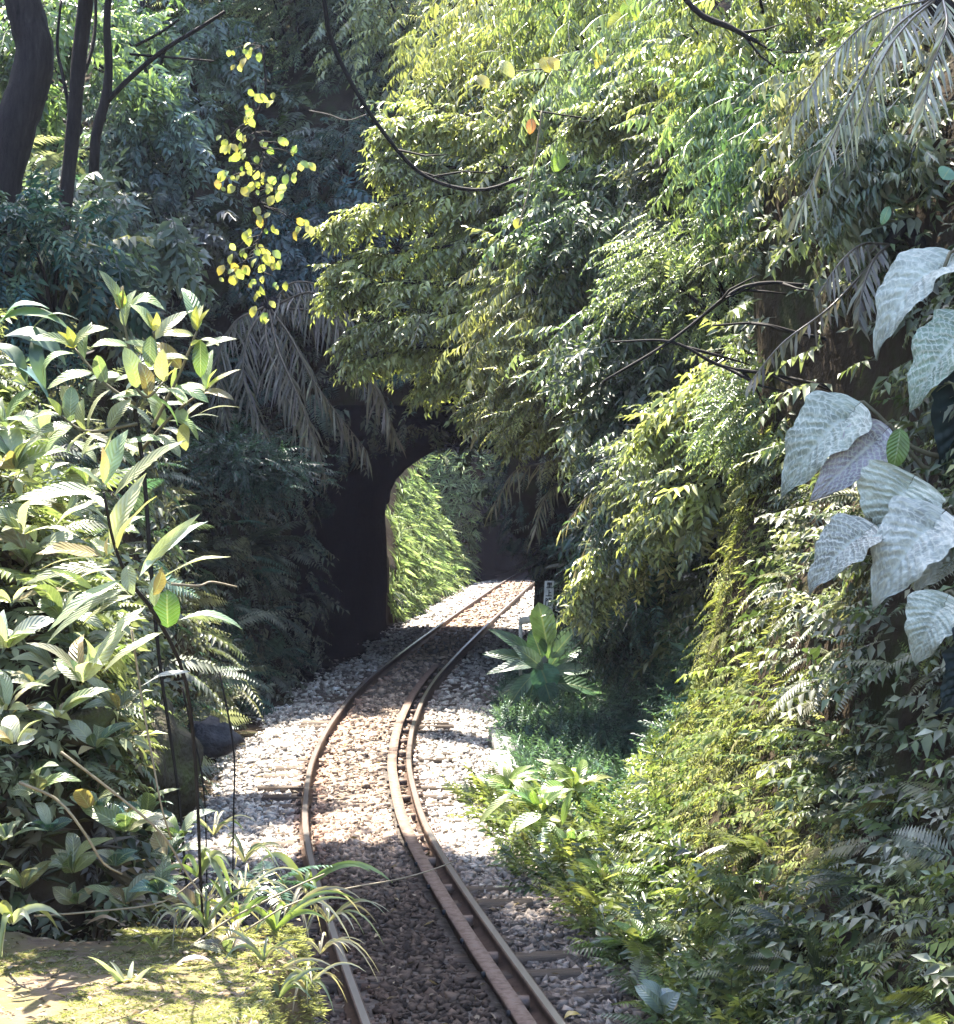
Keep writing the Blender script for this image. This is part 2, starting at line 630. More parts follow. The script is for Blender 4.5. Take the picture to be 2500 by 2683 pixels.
GREEN = [(.085, .13, .045), (.12, .165, .06), (.06, .10, .04)]
LIME = [(.21, .25, .06), (.17, .22, .055), (.27, .28, .085)]
PALE = [(.21, .24, .125), (.27, .29, .17), (.15, .185, .085)]
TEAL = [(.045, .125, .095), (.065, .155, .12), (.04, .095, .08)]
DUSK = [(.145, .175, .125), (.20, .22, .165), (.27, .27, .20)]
OLIVE = [(.10, .115, .035), (.075, .085, .03), (.14, .13, .05)]
MOSS = [(.31, .305, .13), (.25, .26, .11), (.38, .36, .18), (.19, .205, .09)]
GORGE = [(.30, .40, .19), (.38, .46, .26), (.24, .35, .17)]
LONG0 = [(.34, .37, .22), (.28, .32, .17)]
DRY = [(.16, .13, .10), (.10, .085, .075), (.22, .18, .14)]

# ------------------------------------------------------------------ terrain: hillside, cutting, two tunnels
SP = 0.32
gx = np.arange(-17, 17.01, SP)
gy = np.arange(1.0, 88, SP)
gz = np.arange(-0.8, 23.5, SP)
GX, GY, GZ = np.meshgrid(gx, gy, gz, indexing='ij')
FR_Y = [0, 10, 14, 16, 18, 19.5, 22, 29, 33, 36, 49, 52, 72, 84]
FR = [1.8, 1.55, 1.85, 2.2, 2.6, 3.0, 3.7, 3.4, 2.3, 1.95, 2.0, 2.6, 2.6, 2.2]
SR = [.55, .52, .42, .30, .25, .24, .28, .32, .28, .28, .28, .28, .25, .25]
FL_Y = [0, 9.0, 9.9, 13.6, 14.6, 20, 30, 36, 49, 52, 72, 84]
FL = [5.5, 5.2, 1.75, 1.75, 2.25, 2.15, 2.25, 2.15, 2.15, 2.2, 2.25, 2.2]


def density(X, Y, Z):
    """positive in the air, negative in the ground"""
    d = X - xc(Y)
    z = np.maximum(Z, 0)
    n1 = vnoise(X, Y, Z, 3.1, 1) * .55 + vnoise(X, Y, Z, 1.25, 2) * .22
    fade = np.clip(z / 1.2, .15, 1)
    sr = np.interp(Y, FR_Y, SR)
    wr = np.interp(Y, FR_Y, FR) + sr * z + np.maximum(z - 6, 0) * .35 + n1 * fade
    lo = np.clip((14.2 - Y) / 1.0, 0, 1)
    wl = np.interp(Y, FL_Y, FL) + (.36 * z * (1 - lo) + lo * np.maximum(z - 1.45, 0) * .62) + np.maximum(z - 7.5, 0) * .8
    wl = wl + np.clip((Y - 49) / 3, 0, 1) * (.12 * z + np.maximum(z - 5, 0) * 1.2)
    wl = wl - vnoise(X, Y, Z, 2.7, 5) * .5 * fade - vnoise(X, Y, Z, 1.1, 6) * .2 * fade
    corridor = np.minimum(d + wl, wr - d)
    n2 = vnoise(X, Y, Z, 2.3, 8) * .55 + vnoise(X, Y, Z, 1.0, 9) * .25
    yf = 35.6 + .10 * z + np.maximum(z - 5.2, 0) * .20 + np.maximum(z - 9.0, 0) * .6 + n2
    yb = 49.3 - .05 * z - np.maximum(z - 5, 0) * .30 + n2 * .6
    fin1 = np.minimum(Y - yf, yb - Y)
    fin2 = Y - (72.5 + .15 * z + np.maximum(z - 5.5, 0) * 1.3 + n2)
    fin = np.maximum(fin1, fin2)
    n3 = vnoise(X, Y, Z, 1.6, 12) * .18 + vnoise(X, Y, Z, .8, 13) * .08
    half = 2.12 + n3
    arch = 2.5 + 1.95 * np.sqrt(np.clip(1 - (d / half) ** 2, 0, 1)) + n3
    tun = np.minimum(np.minimum(half - np.abs(d), arch - Z), 84.5 - Y)
    air = np.maximum(np.minimum(corridor, -fin), tun)
    # rock nose that hangs on the near side of the tunnel mouth
    q = np.sqrt(((X - 1.12) / .72) ** 2 + ((Y - 35.2) / .9) ** 2 + ((Z - 3.15) / 1.15) ** 2) - 1 + n3
    air = np.minimum(air, q * .8)
    # low mound behind the mossy ledge
    return np.minimum(air, Z + .22)


D = density(GX, GY, GZ)


def surface_nets(D, ox, oy, oz, h):
    S = D > 0
    nx, ny, nz = D.shape
    acc = np.zeros((nx - 1, ny - 1, nz - 1, 3))
    cnt = np.zeros((nx - 1, ny - 1, nz - 1))
    offs = [(a, b, c) for a in (0, 1) for b in (0, 1) for c in (0, 1)]

    def sl(A, o):
        return A[o[0]:o[0] + nx - 1, o[1]:o[1] + ny - 1, o[2]:o[2] + nz - 1]
    for i in range(8):
        for ax in range(3):
            if offs[i][ax] == 0:
                o2 = list(offs[i])
                o2[ax] = 1
                a, b = sl(D, offs[i]), sl(D, o2)
                cr = (a > 0) != (b > 0)
                t = np.where(cr, a / np.where(cr, a - b, 1), 0)
                for k in range(3):
                    base = offs[i][k] + (t if k == ax else 0)
                    acc[..., k] += np.where(cr, base, 0)
                cnt += cr
    act = cnt > 0
    idx = -np.ones(act.shape, np.int64)
    ii = np.argwhere(act)
    idx[act] = np.arange(len(ii))
    V = (ii + acc[act] / cnt[act][:, None]) * h + (ox, oy, oz)
    Q = []
    for ax in range(3):
        o1, o2 = [k for k in range(3) if k != ax]
        a = [slice(None)] * 3
        b = [slice(None)] * 3
        a[ax] = slice(0, -1)
        b[ax] = slice(1, None)
        ch = S[tuple(a)] != S[tuple(b)]
        flip = S[tuple(a)]
        e = np.argwhere(ch)
        e = e[(e[:, o1] > 0) & (e[:, o2] > 0) & (e[:, o1] < D.shape[o1] - 1) & (e[:, o2] < D.shape[o2] - 1)]
        f = flip[tuple(e.T)]
        c = []
        for p, q in ((1, 1), (0, 1), (0, 0), (1, 0)):
            g = e.copy()
            g[:, o1] -= p
            g[:, o2] -= q
            c.append(idx[tuple(g.T)])
        q4 = np.stack(c, 1)
        if ax == 1:
            f = ~f
        q4[f] = q4[f][:, ::-1]
        Q.append(q4)
    return V, np.vstack(Q)


TV, TQ = surface_nets(D, gx[0], gy[0], gz[0], SP)
del GX, GY, GZ
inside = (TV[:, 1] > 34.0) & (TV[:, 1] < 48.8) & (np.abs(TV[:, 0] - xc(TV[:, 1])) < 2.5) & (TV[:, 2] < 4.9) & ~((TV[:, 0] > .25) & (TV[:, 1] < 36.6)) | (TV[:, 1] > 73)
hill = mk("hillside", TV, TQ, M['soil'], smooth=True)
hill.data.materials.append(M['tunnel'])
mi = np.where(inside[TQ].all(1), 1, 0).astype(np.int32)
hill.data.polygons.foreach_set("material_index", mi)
tag(hill, "steep overgrown hillside with a rough rock tunnel cut through it", "hillside", kind="structure")

gp_V = np.array([[-400, -400, -.9], [400, -400, -.9], [400, 400, -.9], [-400, 400, -.9]], float)
gnd = mk("ground", gp_V, np.array([(0, 1, 2), (0, 2, 3)]), M['soil'])
tag(gnd, "dark earth below the railway cutting", "ground", kind="structure")


def near_w(y):
    return np.clip((21.0 / np.maximum(y, 1)) ** 2, .7, 3.2)


def terrain_samples(n):
    tri = np.vstack([TQ[:, [0, 1, 2]], TQ[:, [0, 2, 3]]])
    a, b, c = TV[tri[:, 0]], TV[tri[:, 1]], TV[tri[:, 2]]
    cr = np.cross(b - a, c - a)
    ar = np.linalg.norm(cr, axis=1) * .5
    px, py = project((a + b + c) / 3)
    cen = (a + b + c) / 3
    inv = (px > -420) & (px < 2920) & (py > -420) & (py < 3050) & (cen[:, 1] > 4)
    wgt = ar * inv * near_w(cen[:, 1])
    total = wgt.sum()
    pick = rng.choice(len(tri), n, p=wgt / total)
    u, v = rng.random((2, n, 1))
    s = np.sqrt(u)
    p = (1 - s) * a[pick] + s * (1 - v) * b[pick] + s * v * c[pick]
    nn = nrm(cr[pick])
    return p, nn, total


# make sure normals point to the air
_p, _n, _tot = terrain_samples(4000)
_g = density(*(_p + _n * .25).T) - density(*(_p - _n * .25).T)
NSIGN = 1.0 if (_g > 0).mean() > .5 else -1.0
if NSIGN < 0:
    hill.data.flip_normals()

S_P, S_N, S_TOT = terrain_samples(420000)
S_N = S_N * NSIGN
S_PX, S_PY = project(S_P)
S_D = S_P[:, 0] - xc(S_P[:, 1])
bx, by = ((S_PX + 420) // 26).astype(int), ((S_PY + 420) // 26).astype(int)
zb = np.full((140, 145), 1e9)
np.minimum.at(zb, (bx, by), S_P[:, 1])
S_VIS = S_P[:, 1] < zb[bx, by] + 2.2
S_IN = (S_P[:, 1] > 36.6) & (S_P[:, 1] < 48.9) & (np.abs(S_D) < 2.55) & (S_P[:, 2] < 4.9) | (S_P[:, 1] > 73.5)
S_FLOOR = S_P[:, 2] < -.05
S_IN |= (S_PX > 1960) & (S_PX < 2420) & (S_PY > 660) & (S_PY < 1120) & (rng.random(len(S_P)) < .8)
S_IN |= (S_P[:, 1] > 23) & (S_PX > 1380) & (S_PX < 1580) & (S_PY > 1230) & (S_PY < 1600) & (rng.random(len(S_P)) < .7)
S_IN |= (S_P[:, 1] > 30) & (S_P[:, 1] < 37.5) & (S_PX > 1225) & (S_PX < 1500) & (S_PY > 1150) & (S_PY < 1720) & (rng.random(len(S_P)) < .93)
S_DENS = len(S_P) / S_TOT        # samples per square metre

# ------------------------------------------------------------------ ballast
by_ = np.concatenate([np.arange(2, 40, .22), np.arange(40, 86, .6)])
du = np.linspace(-2.5, 3.0, 30)
BD, BY = np.meshgrid(du, by_, indexing='ij')


def ballast_z(d, y):
    z = -.155 + .018 * vnoise(d * 1.0, y, y * 0, .5, 30) + .03 * vnoise(d, y, y * 0, 1.7, 31)
    z = z - .10 * np.clip((np.abs(d) - 1.25) / .6, 0, 1) + .040 * (np.abs(d) < .47) + .012 * ((d > .62) & (d < 1.1) & (y < 19))
    return z


BZ = ballast_z(BD, BY)
BV = np.stack([BD + xc(BY), BY, BZ], -1).reshape(-1, 3)
ni, nj = BD.shape
bi = np.arange(ni * nj).reshape(ni, nj)
BQ = np.stack([bi[:-1, :-1], bi[1:, :-1], bi[1:, 1:], bi[:-1, 1:]], -1).reshape(-1, 4)
bed = mk("ballast_bed", BV, BQ, M['ballast'], smooth=True)
tag(bed, "bed of broken stone under the single railway track", "ballast", kind="structure")


def stone_tpl(seed):
    r = np.random.default_rng(seed)
    V, T = box(0, 0, 0, 1, .8, .6)
    V = V + r.uniform(-.28, .28, V.shape)
    return V, T, np.ones(len(V))


STONES = [stone_tpl(200 + s) for s in range(8)]
gravel = Cloud()


def add_stones(n, y0, y1, d0, d1, s0, s1, bias=1.0):
    y = y0 + (y1 - y0) * rng.random(n) ** bias
    d = d0 + (d1 - d0) * rng.random(n)
    keep = (np.abs(np.abs(d) - .566) > .06) & ((d < .28) | (d > .45) | (y > 36.5))
    y, d = y[keep], d[keep]
    m = len(y)
    s = rng.uniform(s0, s1, m) * rng.choice([.7, 1, 1, 1.3], m)
    pos = np.stack([d + xc(y), y, ballast_z(d, y) + s * .12], -1)
    dirs = nrm(np.stack([rng.normal(0, 1, m), rng.normal(0, 1, m), rng.normal(0, .35, m)], -1))
    nh = nrm(np.stack([rng.normal(0, .4, m), rng.normal(0, .4, m), np.ones(m)], -1))
    M3 = frames(dirs, nh, s, s, s * rng.uniform(.7, 1.2, m))
    base = palette(m, [(.47, .44, .40), (.35, .32, .29), (.58, .55, .505), (.24, .21, .19)], .25)
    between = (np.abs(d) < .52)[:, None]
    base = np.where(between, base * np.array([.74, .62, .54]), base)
    rust = np.exp(-((np.abs(np.abs(d) - .57)) / .16) ** 2)[:, None] * (.35 + .65 * rng.random((m, 1)))
    rust = rust * np.where((d < 0)[:, None], 1.0, .5)
    base = base * (1 - rust) + rust * np.array([.30, .15, .10]) * (.6 + .8 * rng.random((m, 1)))
    # tree shade on the near track, with brown dirt, put into the stone colour
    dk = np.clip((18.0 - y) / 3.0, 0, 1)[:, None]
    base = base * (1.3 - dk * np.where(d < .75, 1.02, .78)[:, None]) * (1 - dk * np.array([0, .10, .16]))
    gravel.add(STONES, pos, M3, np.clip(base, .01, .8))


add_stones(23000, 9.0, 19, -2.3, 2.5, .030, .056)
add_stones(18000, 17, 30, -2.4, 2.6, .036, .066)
add_stones(4500, 29, 49, -2.2, 2.2, .045, .08)
add_stones(6000, 47, 72, -2.4, 2.6, .06, .11)
g = gravel.build("gravel", M['stone'])
tag(g, "loose grey and rust stained ballast stones around the rails", "gravel", kind="stuff")

# ------------------------------------------------------------------ railway track
track = empty("railway_track", (float(xc(12)), 12, 0), "curved single railway track with a rusty guard rail running into the tunnel", "railway track")


def sweep(profile, off, y0, y1, step, closed=True):
    ys = np.arange(y0, y1, step)
    x = xc(ys)
    c = np.stack([x, ys], -1)
    t = nrm(np.gradient(c, axis=0))
    nrmv = np.stack([t[:, 1], -t[:, 0]], -1)      # to the right of travel
    prof = np.asarray(profile, float)
    k = len(prof)
    V = np.empty((len(ys), k, 3))
    V[:, :, :2] = c[:, None] + nrmv[:, None] * (prof[None, :, 0:1] + off)
    V[:, :, 2] = prof[None, :, 1]
    T = []
    m = len(ys)
    i = np.arange(m - 1)[:, None] * k
    j = np.arange(k if closed else k - 1)[None]
    jn = (j + 1) % k
    a, b, c2, d2 = i + j, i + jn, i + k + jn, i + k + j
    T = np.stack([a, b, c2, d2], -1).reshape(-1, 4)
    return V.reshape(-1, 3), T


RAIL = [(-.032, -.004), (-.026, 0), (.026, 0), (.032, -.004), (.032, -.034), (.010, -.046), (.009, -.112), (.058, -.126), (.06, -.14),
        (-.06, -.14), (-.058, -.126), (-.009, -.112), (-.010, -.046), (-.032, -.034)]
for s in (-1, 1):
    V, T = sweep(RAIL, s * .566, 2.0, 84, .35)
    r_ = mk("rail", V, T, M['rail'], track)
    V, T = sweep([(-.022, .0015), (.022, .0015)], s * .566, 2.0, 84, .35, closed=False)
    mk("running_surface", V, T, M['railtop'], r_)
GUARD = [(-.055, .004), (.05, .004), (.055, -.004), (.052, -.022), (.012, -.03), (.010, -.135), (-.012, -.135), (-.014, -.03), (-.055, -.022)]
V, T = sweep(GUARD, .566 - .195, 2.0, 35.2, .18)
V[:, 0] += rng.normal(0, .0012, len(V))
gr = mk("guard_rail", V, T, M['rust'], track)
gr["label"] = "broad flat rusty guard rail inside the curve"
for y in np.arange(8.5, 35, 1.15):
    c = xc(y) + .566 - .095
    V, T = box(c, y, -.075, .11, .10, .06, 0.0)
    mk("spacer_block", V, T, M['rust'], track)
cv, ct = merge([box(0, 0, 0, .05, .07, .03, 0, .003), box(.012, 0, .02, .022, .022, .022, .4)])
clip_me = mesh_tris("rail_clip", cv, ct)
clip_me.materials.append(M['rust'])
bolt_v, bolt_t = box(0, 0, 0, .028, .035, .03, .3, .002)
bolt_me = mesh_tris("bolt", bolt_v, bolt_t)
bolt_me.materials.append(M['black'])
for y in np.arange(9.6, 24, .93):
    o = bpy.data.objects.new("bolt", bolt_me)
    link(o, track)
    o.location = (xc(y) + .566 - .255 - xc(12), y - 12, -.012)
sl_mesh = {}
ys = 6.0
k = 0
while ys < 72:
    if ys < 34 or ys > 46:
        hd = math.atan((xc(ys + .3) - xc(ys - .3)) / .6)
        if k % 5 not in sl_mesh:
            V, T = box(0, 0, 0, 2.15 + rng.normal(0, .04), .21, .14, 0, .012)
            # chamfered, slightly split ends
            me = mesh_tris("sleeper", V, T)
            me.materials.append(M['sleeper'])
            sl_mesh[k % 5] = me
        o = bpy.data.objects.new("sleeper", sl_mesh[k % 5])
        link(o, track)
        o.location = (xc(ys) - xc(12) + rng.normal(0, .025), ys - 12, -.205 + rng.normal(0, .006) + (.0 if ys > 20 else .012))
        o.rotation_euler = (rng.normal(0, .01), rng.normal(0, .006), -hd + rng.normal(0, .012))
        if ys < 24:
            for s_ in (-1, 1):
                for t_ in (-.085, .085):
                    if s_ > 0 and t_ < 0:
                        continue
                    c_ = bpy.data.objects.new("rail_clip", clip_me)
                    link(c_, track)
                    c_.location = (xc(ys) + s_ * .566 + t_ - xc(12), ys - 12, -.115)
        k += 1
    ys += .56 + rng.normal(0, .012)

# ------------------------------------------------------------------ mossy ledge beside the camera
lx = np.linspace(-4.2, -.62, 46)
ly = np.linspace(1.0, 9.5, 80)
LX, LY = np.meshgrid(lx, ly, indexing='ij')
edge = np.clip((LX + .95 + .10 * vnoise(LX * 0, LY, LY * 0, .7, 51)) / .22, 0, 1)
back = np.clip((LY - 9.05 - .25 * vnoise(LX, LY * 0, LY * 0, .6, 52)) / .4, 0, 1)
LZ = 1.0 + .035 * vnoise(LX, LY, LY * 0, .5, 50) + .05 * vnoise(LX, LY, LX * 0, 1.4, 53) - 1.15 * edge ** 1.6 - .35 * back
LV = np.stack([LX, LY, LZ], -1).reshape(-1, 3)
ni, nj = LX.shape
li = np.arange(ni * nj).reshape(ni, nj)
LQ = np.stack([li[:-1, :-1], li[1:, :-1], li[1:, 1:], li[:-1, 1:]], -1).reshape(-1, 4)
ledge = mk("mossy_ledge_ground", LV, LQ, M['ledge'], smooth=True)
tag(ledge, "sunlit sandy ledge with yellow moss in the bottom left corner", "ledge", kind="structure")

# moss cushions on the ledge
mossc = Cloud()
n = 6500
x = rng.uniform(-2.4, -.72, n)
y = rng.uniform(7.0, 9.3, n)
mk_ = vnoise(x, y, x * 0, .5, 55) + .4 * vnoise(x, y, x * 0, .18, 56) + (x + 1.7) * .55 > -.02
x, y = x[mk_], y[mk_]
z = np.array([1.0 + .035 * 0] * len(x)) + .035 * vnoise(x, y, y * 0, .5, 50) + .05 * vnoise(x, y, x * 0, 1.4, 53) - 1.15 * np.clip((x + .95 + .10 * vnoise(x * 0, y, y * 0, .7, 51)) / .22, 0, 1) ** 1.6
pos = np.stack([x, y, z - .004], -1)
d = nrm(np.stack([rng.normal(0, 1, len(x)), rng.normal(0, 1, len(x)), np.zeros(len(x))], -1))
s = rng.uniform(.012, .038, len(x)) * (1 + np.clip((x + 1.15) * 2, 0, .8))
mossc.add(TUFTS, pos, frames(d, np.tile([0, 0, 1.], (len(x), 1)), s, s, s), palette(len(x), MOSS, .2))
o = mossc.build("moss", M['moss'])
tag(o, "low yellow green moss growing on the sandy ledge", "moss", kind="stuff")


LITTER = [(leaf_low(.10, .15, .42, .42)[0], leaf_low()[1], np.ones(5)), (leaf_low(.2, -.2, .3, .5)[0], leaf_low()[1], np.ones(5)), (leaf_low(-.1, .3, .5, .4)[0], leaf_low()[1], np.ones(5))]
lit_c = Cloud()
n = 900
x = rng.uniform(-2.4, -.85, n)
y = rng.uniform(7.0, 9.4, n)
z = 1.0 + .035 * vnoise(x, y, y * 0, .5, 50) + .05 * vnoise(x, y, x * 0, 1.4, 53) + .008
s = rng.uniform(.015, .06, n) * rng.choice([.5, .7, 1, 1], n)
d = np.stack([rng.normal(0, 1, n), rng.normal(0, 1, n), rng.normal(0, .12, n)], -1)
lit_c.add(LITTER, np.stack([x, y, z], -1), frames(d, np.tile([0, 0, 1.], (n, 1)) + rng.normal(0, .25, (n, 3)), s, s, s), palette(n, [(.20, .13, .08), (.32, .24, .15), (.12, .08, .05), (.40, .34, .24)], .2))
# the same litter has drifted onto the track
n = 700
y = rng.uniform(10, 26, n)
d_ = rng.uniform(-2.0, 1.6, n)
s = rng.uniform(.03, .09, n)
d = np.stack([rng.normal(0, 1, n), rng.normal(0, 1, n), rng.normal(0, .2, n)], -1)
lit_c.add(LITTER, np.stack([d_ + xc(y), y, ballast_z(d_, y) + .035], -1), frames(d, np.tile([0, 0, 1.], (n, 1)) + rng.normal(0, .3, (n, 3)), s, s, s), palette(n, [(.20, .13, .08), (.30, .22, .13), (.10, .07, .05)], .25))
o = lit_c.build("leaf_litter_debris", M['leaf_dull'])
tag(o, "small dead leaves scattered over the ledge and the ballast", "leaf litter", kind="stuff")

# ------------------------------------------------------------------ ground cover on the slopes
def rand_dirs(n, s=1.0):
    return rng.normal(0, s, (n, 3))


def cover(mask, per_m2, tpls, size, cols, lean=(0, 0, -.5), out=.6, jitter=.45, lift=.06, var=.25):
    """pick surface samples and turn them into a set of sprays"""
    idx = np.flatnonzero(mask & S_VIS & ~S_IN)
    keep = rng.random(len(idx)) < per_m2 / (S_DENS * near_w(S_P[idx, 1]))
    idx = idx[keep]
    n = len(idx)
    p, nn = S_P[idx], S_N[idx]
    d = nn * out + np.array(lean) + rand_dirs(n, jitter)
    nh = nn + np.array([0, 0, .8]) + rand_dirs(n, .3)
    s = rng.uniform(size[0], size[1], n)
    return tpls, p + nn * lift, frames(d, nh, s, s, s), palette(n, cols, var), n


noiseA = vnoise(*S_P.T, 2.6, 70)
noiseB = vnoise(*S_P.T, 1.3, 71)
right = S_D > 0
left = S_D < 0
near_right = right & (S_P[:, 1] < 21) & ~S_FLOOR
alcove = right & (S_P[:, 1] >= 19) & (S_P[:, 1] < 34) & (S_P[:, 2] < 1.6) & (S_D > 1.95)
far_right = right & (S_P[:, 1] >= 20) & (S_P[:, 1] < 50) & ~S_FLOOR & (S_P[:, 2] >= 1.2)
far_left = left & (S_P[:, 1] >= 14) & (S_P[:, 1] < 50) & ~S_FLOOR
near_left = left & (S_P[:, 1] < 15) & (S_P[:, 1] > 8.6) & ~S_FLOOR
gorge = (S_P[:, 1] >= 48.5) & (S_P[:, 1] < 73.5) & ~S_FLOOR

und = Cloud()
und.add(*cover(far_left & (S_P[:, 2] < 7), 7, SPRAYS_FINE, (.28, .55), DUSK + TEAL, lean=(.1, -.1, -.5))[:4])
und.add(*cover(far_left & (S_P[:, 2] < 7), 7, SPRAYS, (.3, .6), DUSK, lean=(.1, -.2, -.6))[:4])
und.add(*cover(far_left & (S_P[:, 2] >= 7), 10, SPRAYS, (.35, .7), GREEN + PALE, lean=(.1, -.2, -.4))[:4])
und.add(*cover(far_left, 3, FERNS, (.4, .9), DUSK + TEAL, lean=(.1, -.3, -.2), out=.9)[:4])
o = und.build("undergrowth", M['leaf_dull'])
tag(o, "dim bluish undergrowth covering the slope above and beside the tunnel mouth", "undergrowth", kind="stuff")

und = Cloud()
und.add(*cover(far_right, 9, SPRAYS, (.4, .8), PALE + GREEN, lean=(-.35, -.15, -.5))[:4])
und.add(*cover(far_right, 6, SPRAYS_FINE, (.4, .75), LIME + PALE, lean=(-.35, -.15, -.4))[:4])
und.add(*cover(far_right, 2.0, FERNS, (.5, 1.0), OLIVE + GREEN, lean=(-.4, -.1, -.2), out=.9)[:4])
o = und.build("creeper_foliage", M['leaf'])
tag(o, "tangle of pale green creepers covering the upper slope on the curve's inner side", "creepers", kind="stuff")

und = Cloud()
lowr = near_right & (S_P[:, 2] < 4.0 + noiseA * .8)
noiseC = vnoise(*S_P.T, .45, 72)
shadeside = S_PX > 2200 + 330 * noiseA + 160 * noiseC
und.add(*cover(lowr & (noiseC > -.62) & ~shadeside, 190, TUFTS, (.035, .10), MOSS + LIME, lean=(-.25, -.1, -.8), out=.3, jitter=.3, lift=.01)[:4])
und.add(*cover(lowr & (noiseA > -.2) & (noiseC > -.3), 40, SPRAYS_FINE, (.09, .26), LIME + OLIVE + MOSS, lean=(-.3, -.1, -.7), out=.4)[:4])
und.add(*cover(lowr & (noiseC > .2), 12, FERNS, (.14, .34), LIME + OLIVE, lean=(-.3, -.2, -.5), out=.7)[:4])
und.add(*cover(lowr & (S_P[:, 2] < 1.6), 26, SPRAYS, (.12, .3), LIME + GREEN, lean=(-.3, -.1, -.3), out=.7)[:4])
o = und.build("moss_and_creepers", M['moss'])
tag(o, "yellow green moss and fine creepers hanging on the sunlit bank beside the track", "moss", kind="stuff")

und = Cloud()
und.add(*cover(near_right & (noiseB > .1), 4, SPRAYS_BROAD, (.12, .3), PALE + LIME, lean=(-.35, -.2, -.5), out=.7)[:4])
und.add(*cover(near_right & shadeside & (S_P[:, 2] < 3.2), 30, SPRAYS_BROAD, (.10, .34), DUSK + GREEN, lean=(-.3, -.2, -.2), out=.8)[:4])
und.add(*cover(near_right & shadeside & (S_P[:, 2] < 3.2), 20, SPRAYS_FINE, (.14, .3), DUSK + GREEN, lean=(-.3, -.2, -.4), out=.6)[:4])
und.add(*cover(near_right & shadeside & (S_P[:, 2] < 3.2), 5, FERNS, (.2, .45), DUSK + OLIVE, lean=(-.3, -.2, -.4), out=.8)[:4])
und.add(*cover(near_right & (S_P[:, 2] > 3.3), 26, SPRAYS, (.2, .5), GREEN + DUSK + PALE, lean=(-.35, -.2, -.5))[:4])
o = und.build("bank_undergrowth", M['leaf_dull'])
tag(o, "dark leafy undergrowth on the near bank below the pale giant leaves", "undergrowth", kind="stuff")

und = Cloud()
foot = right & (S_P[:, 1] < 21) & (S_P[:, 2] < .5) & (S_D > 1.25 + .2 * noiseC)
und.add(*cover(foot, 50, SPRAYS, (.15, .36), LIME + GREEN, lean=(-.4, -.2, .5), out=.6)[:4])
und.add(*cover(foot, 16, FERNS, (.2, .45), GREEN + LIME, lean=(-.5, -.2, .6), out=.6)[:4])
und.add(*cover(foot, 24, SPRAYS_BROAD, (.12, .3), GREEN + PALE, lean=(-.4, -.2, .5), out=.6)[:4])
o = und.build("verge_plants_foliage", M['leaf'])
tag(o, "lush green leaves and ferns carpeting the verge between ballast and mossy bank", "verge plants", kind="stuff")

und = Cloud()
nose = (S_P[:, 1] > 33) & (S_P[:, 1] < 36.6) & (S_P[:, 0] > .3) & (S_P[:, 2] > 1.5) & (S_P[:, 2] < 5)
_keep = S_IN.copy()
S_IN[nose] = False
und.add(*cover(nose, 16, SPRAYS_FINE, (.25, .45), DUSK + TEAL, lean=(-.2, -.4, -.6), out=.5)[:4])
und.add(*cover(nose, 3, FERNS, (.4, .7), TEAL + DUSK, lean=(-.2, -.4, -.3), out=.8)[:4])
S_IN = _keep
o = und.build("rock_creepers_foliage", M['leaf_dull'])
tag(o, "dim creepers on the rock nose at the tunnel's near edge", "creepers", kind="stuff")

und = Cloud()
fl_alc = right & (S_P[:, 1] >= 18.5) & (S_P[:, 1] < 35) & (S_D > 1.75) & (S_P[:, 2] < 1.6)
und.add(*cover(fl_alc, 48, SPRAYS_FINE, (.2, .42), [(.09, .18, .125), (.12, .22, .16), (.08, .15, .11)], lean=(-.1, -.1, .4), out=.7)[:4])
und.add(*cover(fl_alc, 24, TUFTS_FLAT, (.14, .3), [(.09, .18, .125), (.13, .23, .165)], lean=(-.1, -.1, .4), out=.9)[:4])
fl_left = left & (S_P[:, 1] > 14) & (S_P[:, 1] < 35) & (S_D < -2.15) & (S_P[:, 2] < .6)
und.add(*cover(fl_left, 26, SPRAYS_FINE, (.2, .42), TEAL + DUSK, lean=(.2, -.2, .3), out=.7)[:4])
o = und.build("ground_cover", M['leaf_dull'])
tag(o, "low blue green ground cover in the shade beside the ballast", "ground cover", kind="stuff")

und = Cloud()
gl = gorge & left
und.add(*cover(gl, 22, TUFTS, (.22, .5), GORGE, lean=(.2, -.25, -.9), out=.3, jitter=.25)[:4])
und.add(*cover(gl, 9, SPRAYS_FINE, (.4, .8), PALE + GORGE, lean=(.2, -.2, -.8), out=.4)[:4])
und.add(*cover(gorge & right, 8, SPRAYS_FINE, (.4, .8), GREEN + DUSK, lean=(-.2, -.2, -.6), out=.4)[:4])
o = und.build("gorge_moss", M['moss'])
tag(o, "bright green moss and hanging grass on the rock wall beyond the tunnel", "moss", kind="stuff")

und = Cloud()
und.add(*cover(near_left & (S_P[:, 2] > 1.5), 60, SPRAYS_BROAD, (.14, .30), PALE + LONG0, lean=(.3, -.4, .1), out=.8)[:4])
und.add(*cover(near_left & (S_P[:, 2] > 1.5), 14, FERNS, (.25, .45), PALE + GREEN, lean=(.3, -.4, .1), out=.9)[:4])
und.add(*cover(near_left & (S_P[:, 2] < 1.8), 50, SPRAYS_BROAD, (.12, .28), GREEN + OLIVE + DRY, lean=(.2, -.2, .1), out=.8)[:4])
und.add(*cover(near_left, 40, TUFTS, (.1, .22), OLIVE + DRY, lean=(.2, -.2, .1), out=.8)[:4])
o = und.build("bank_weeds", M['leaf_dull'])
tag(o, "mixed weeds and dead leaves on the bank behind the mossy ledge", "weeds", kind="stuff")

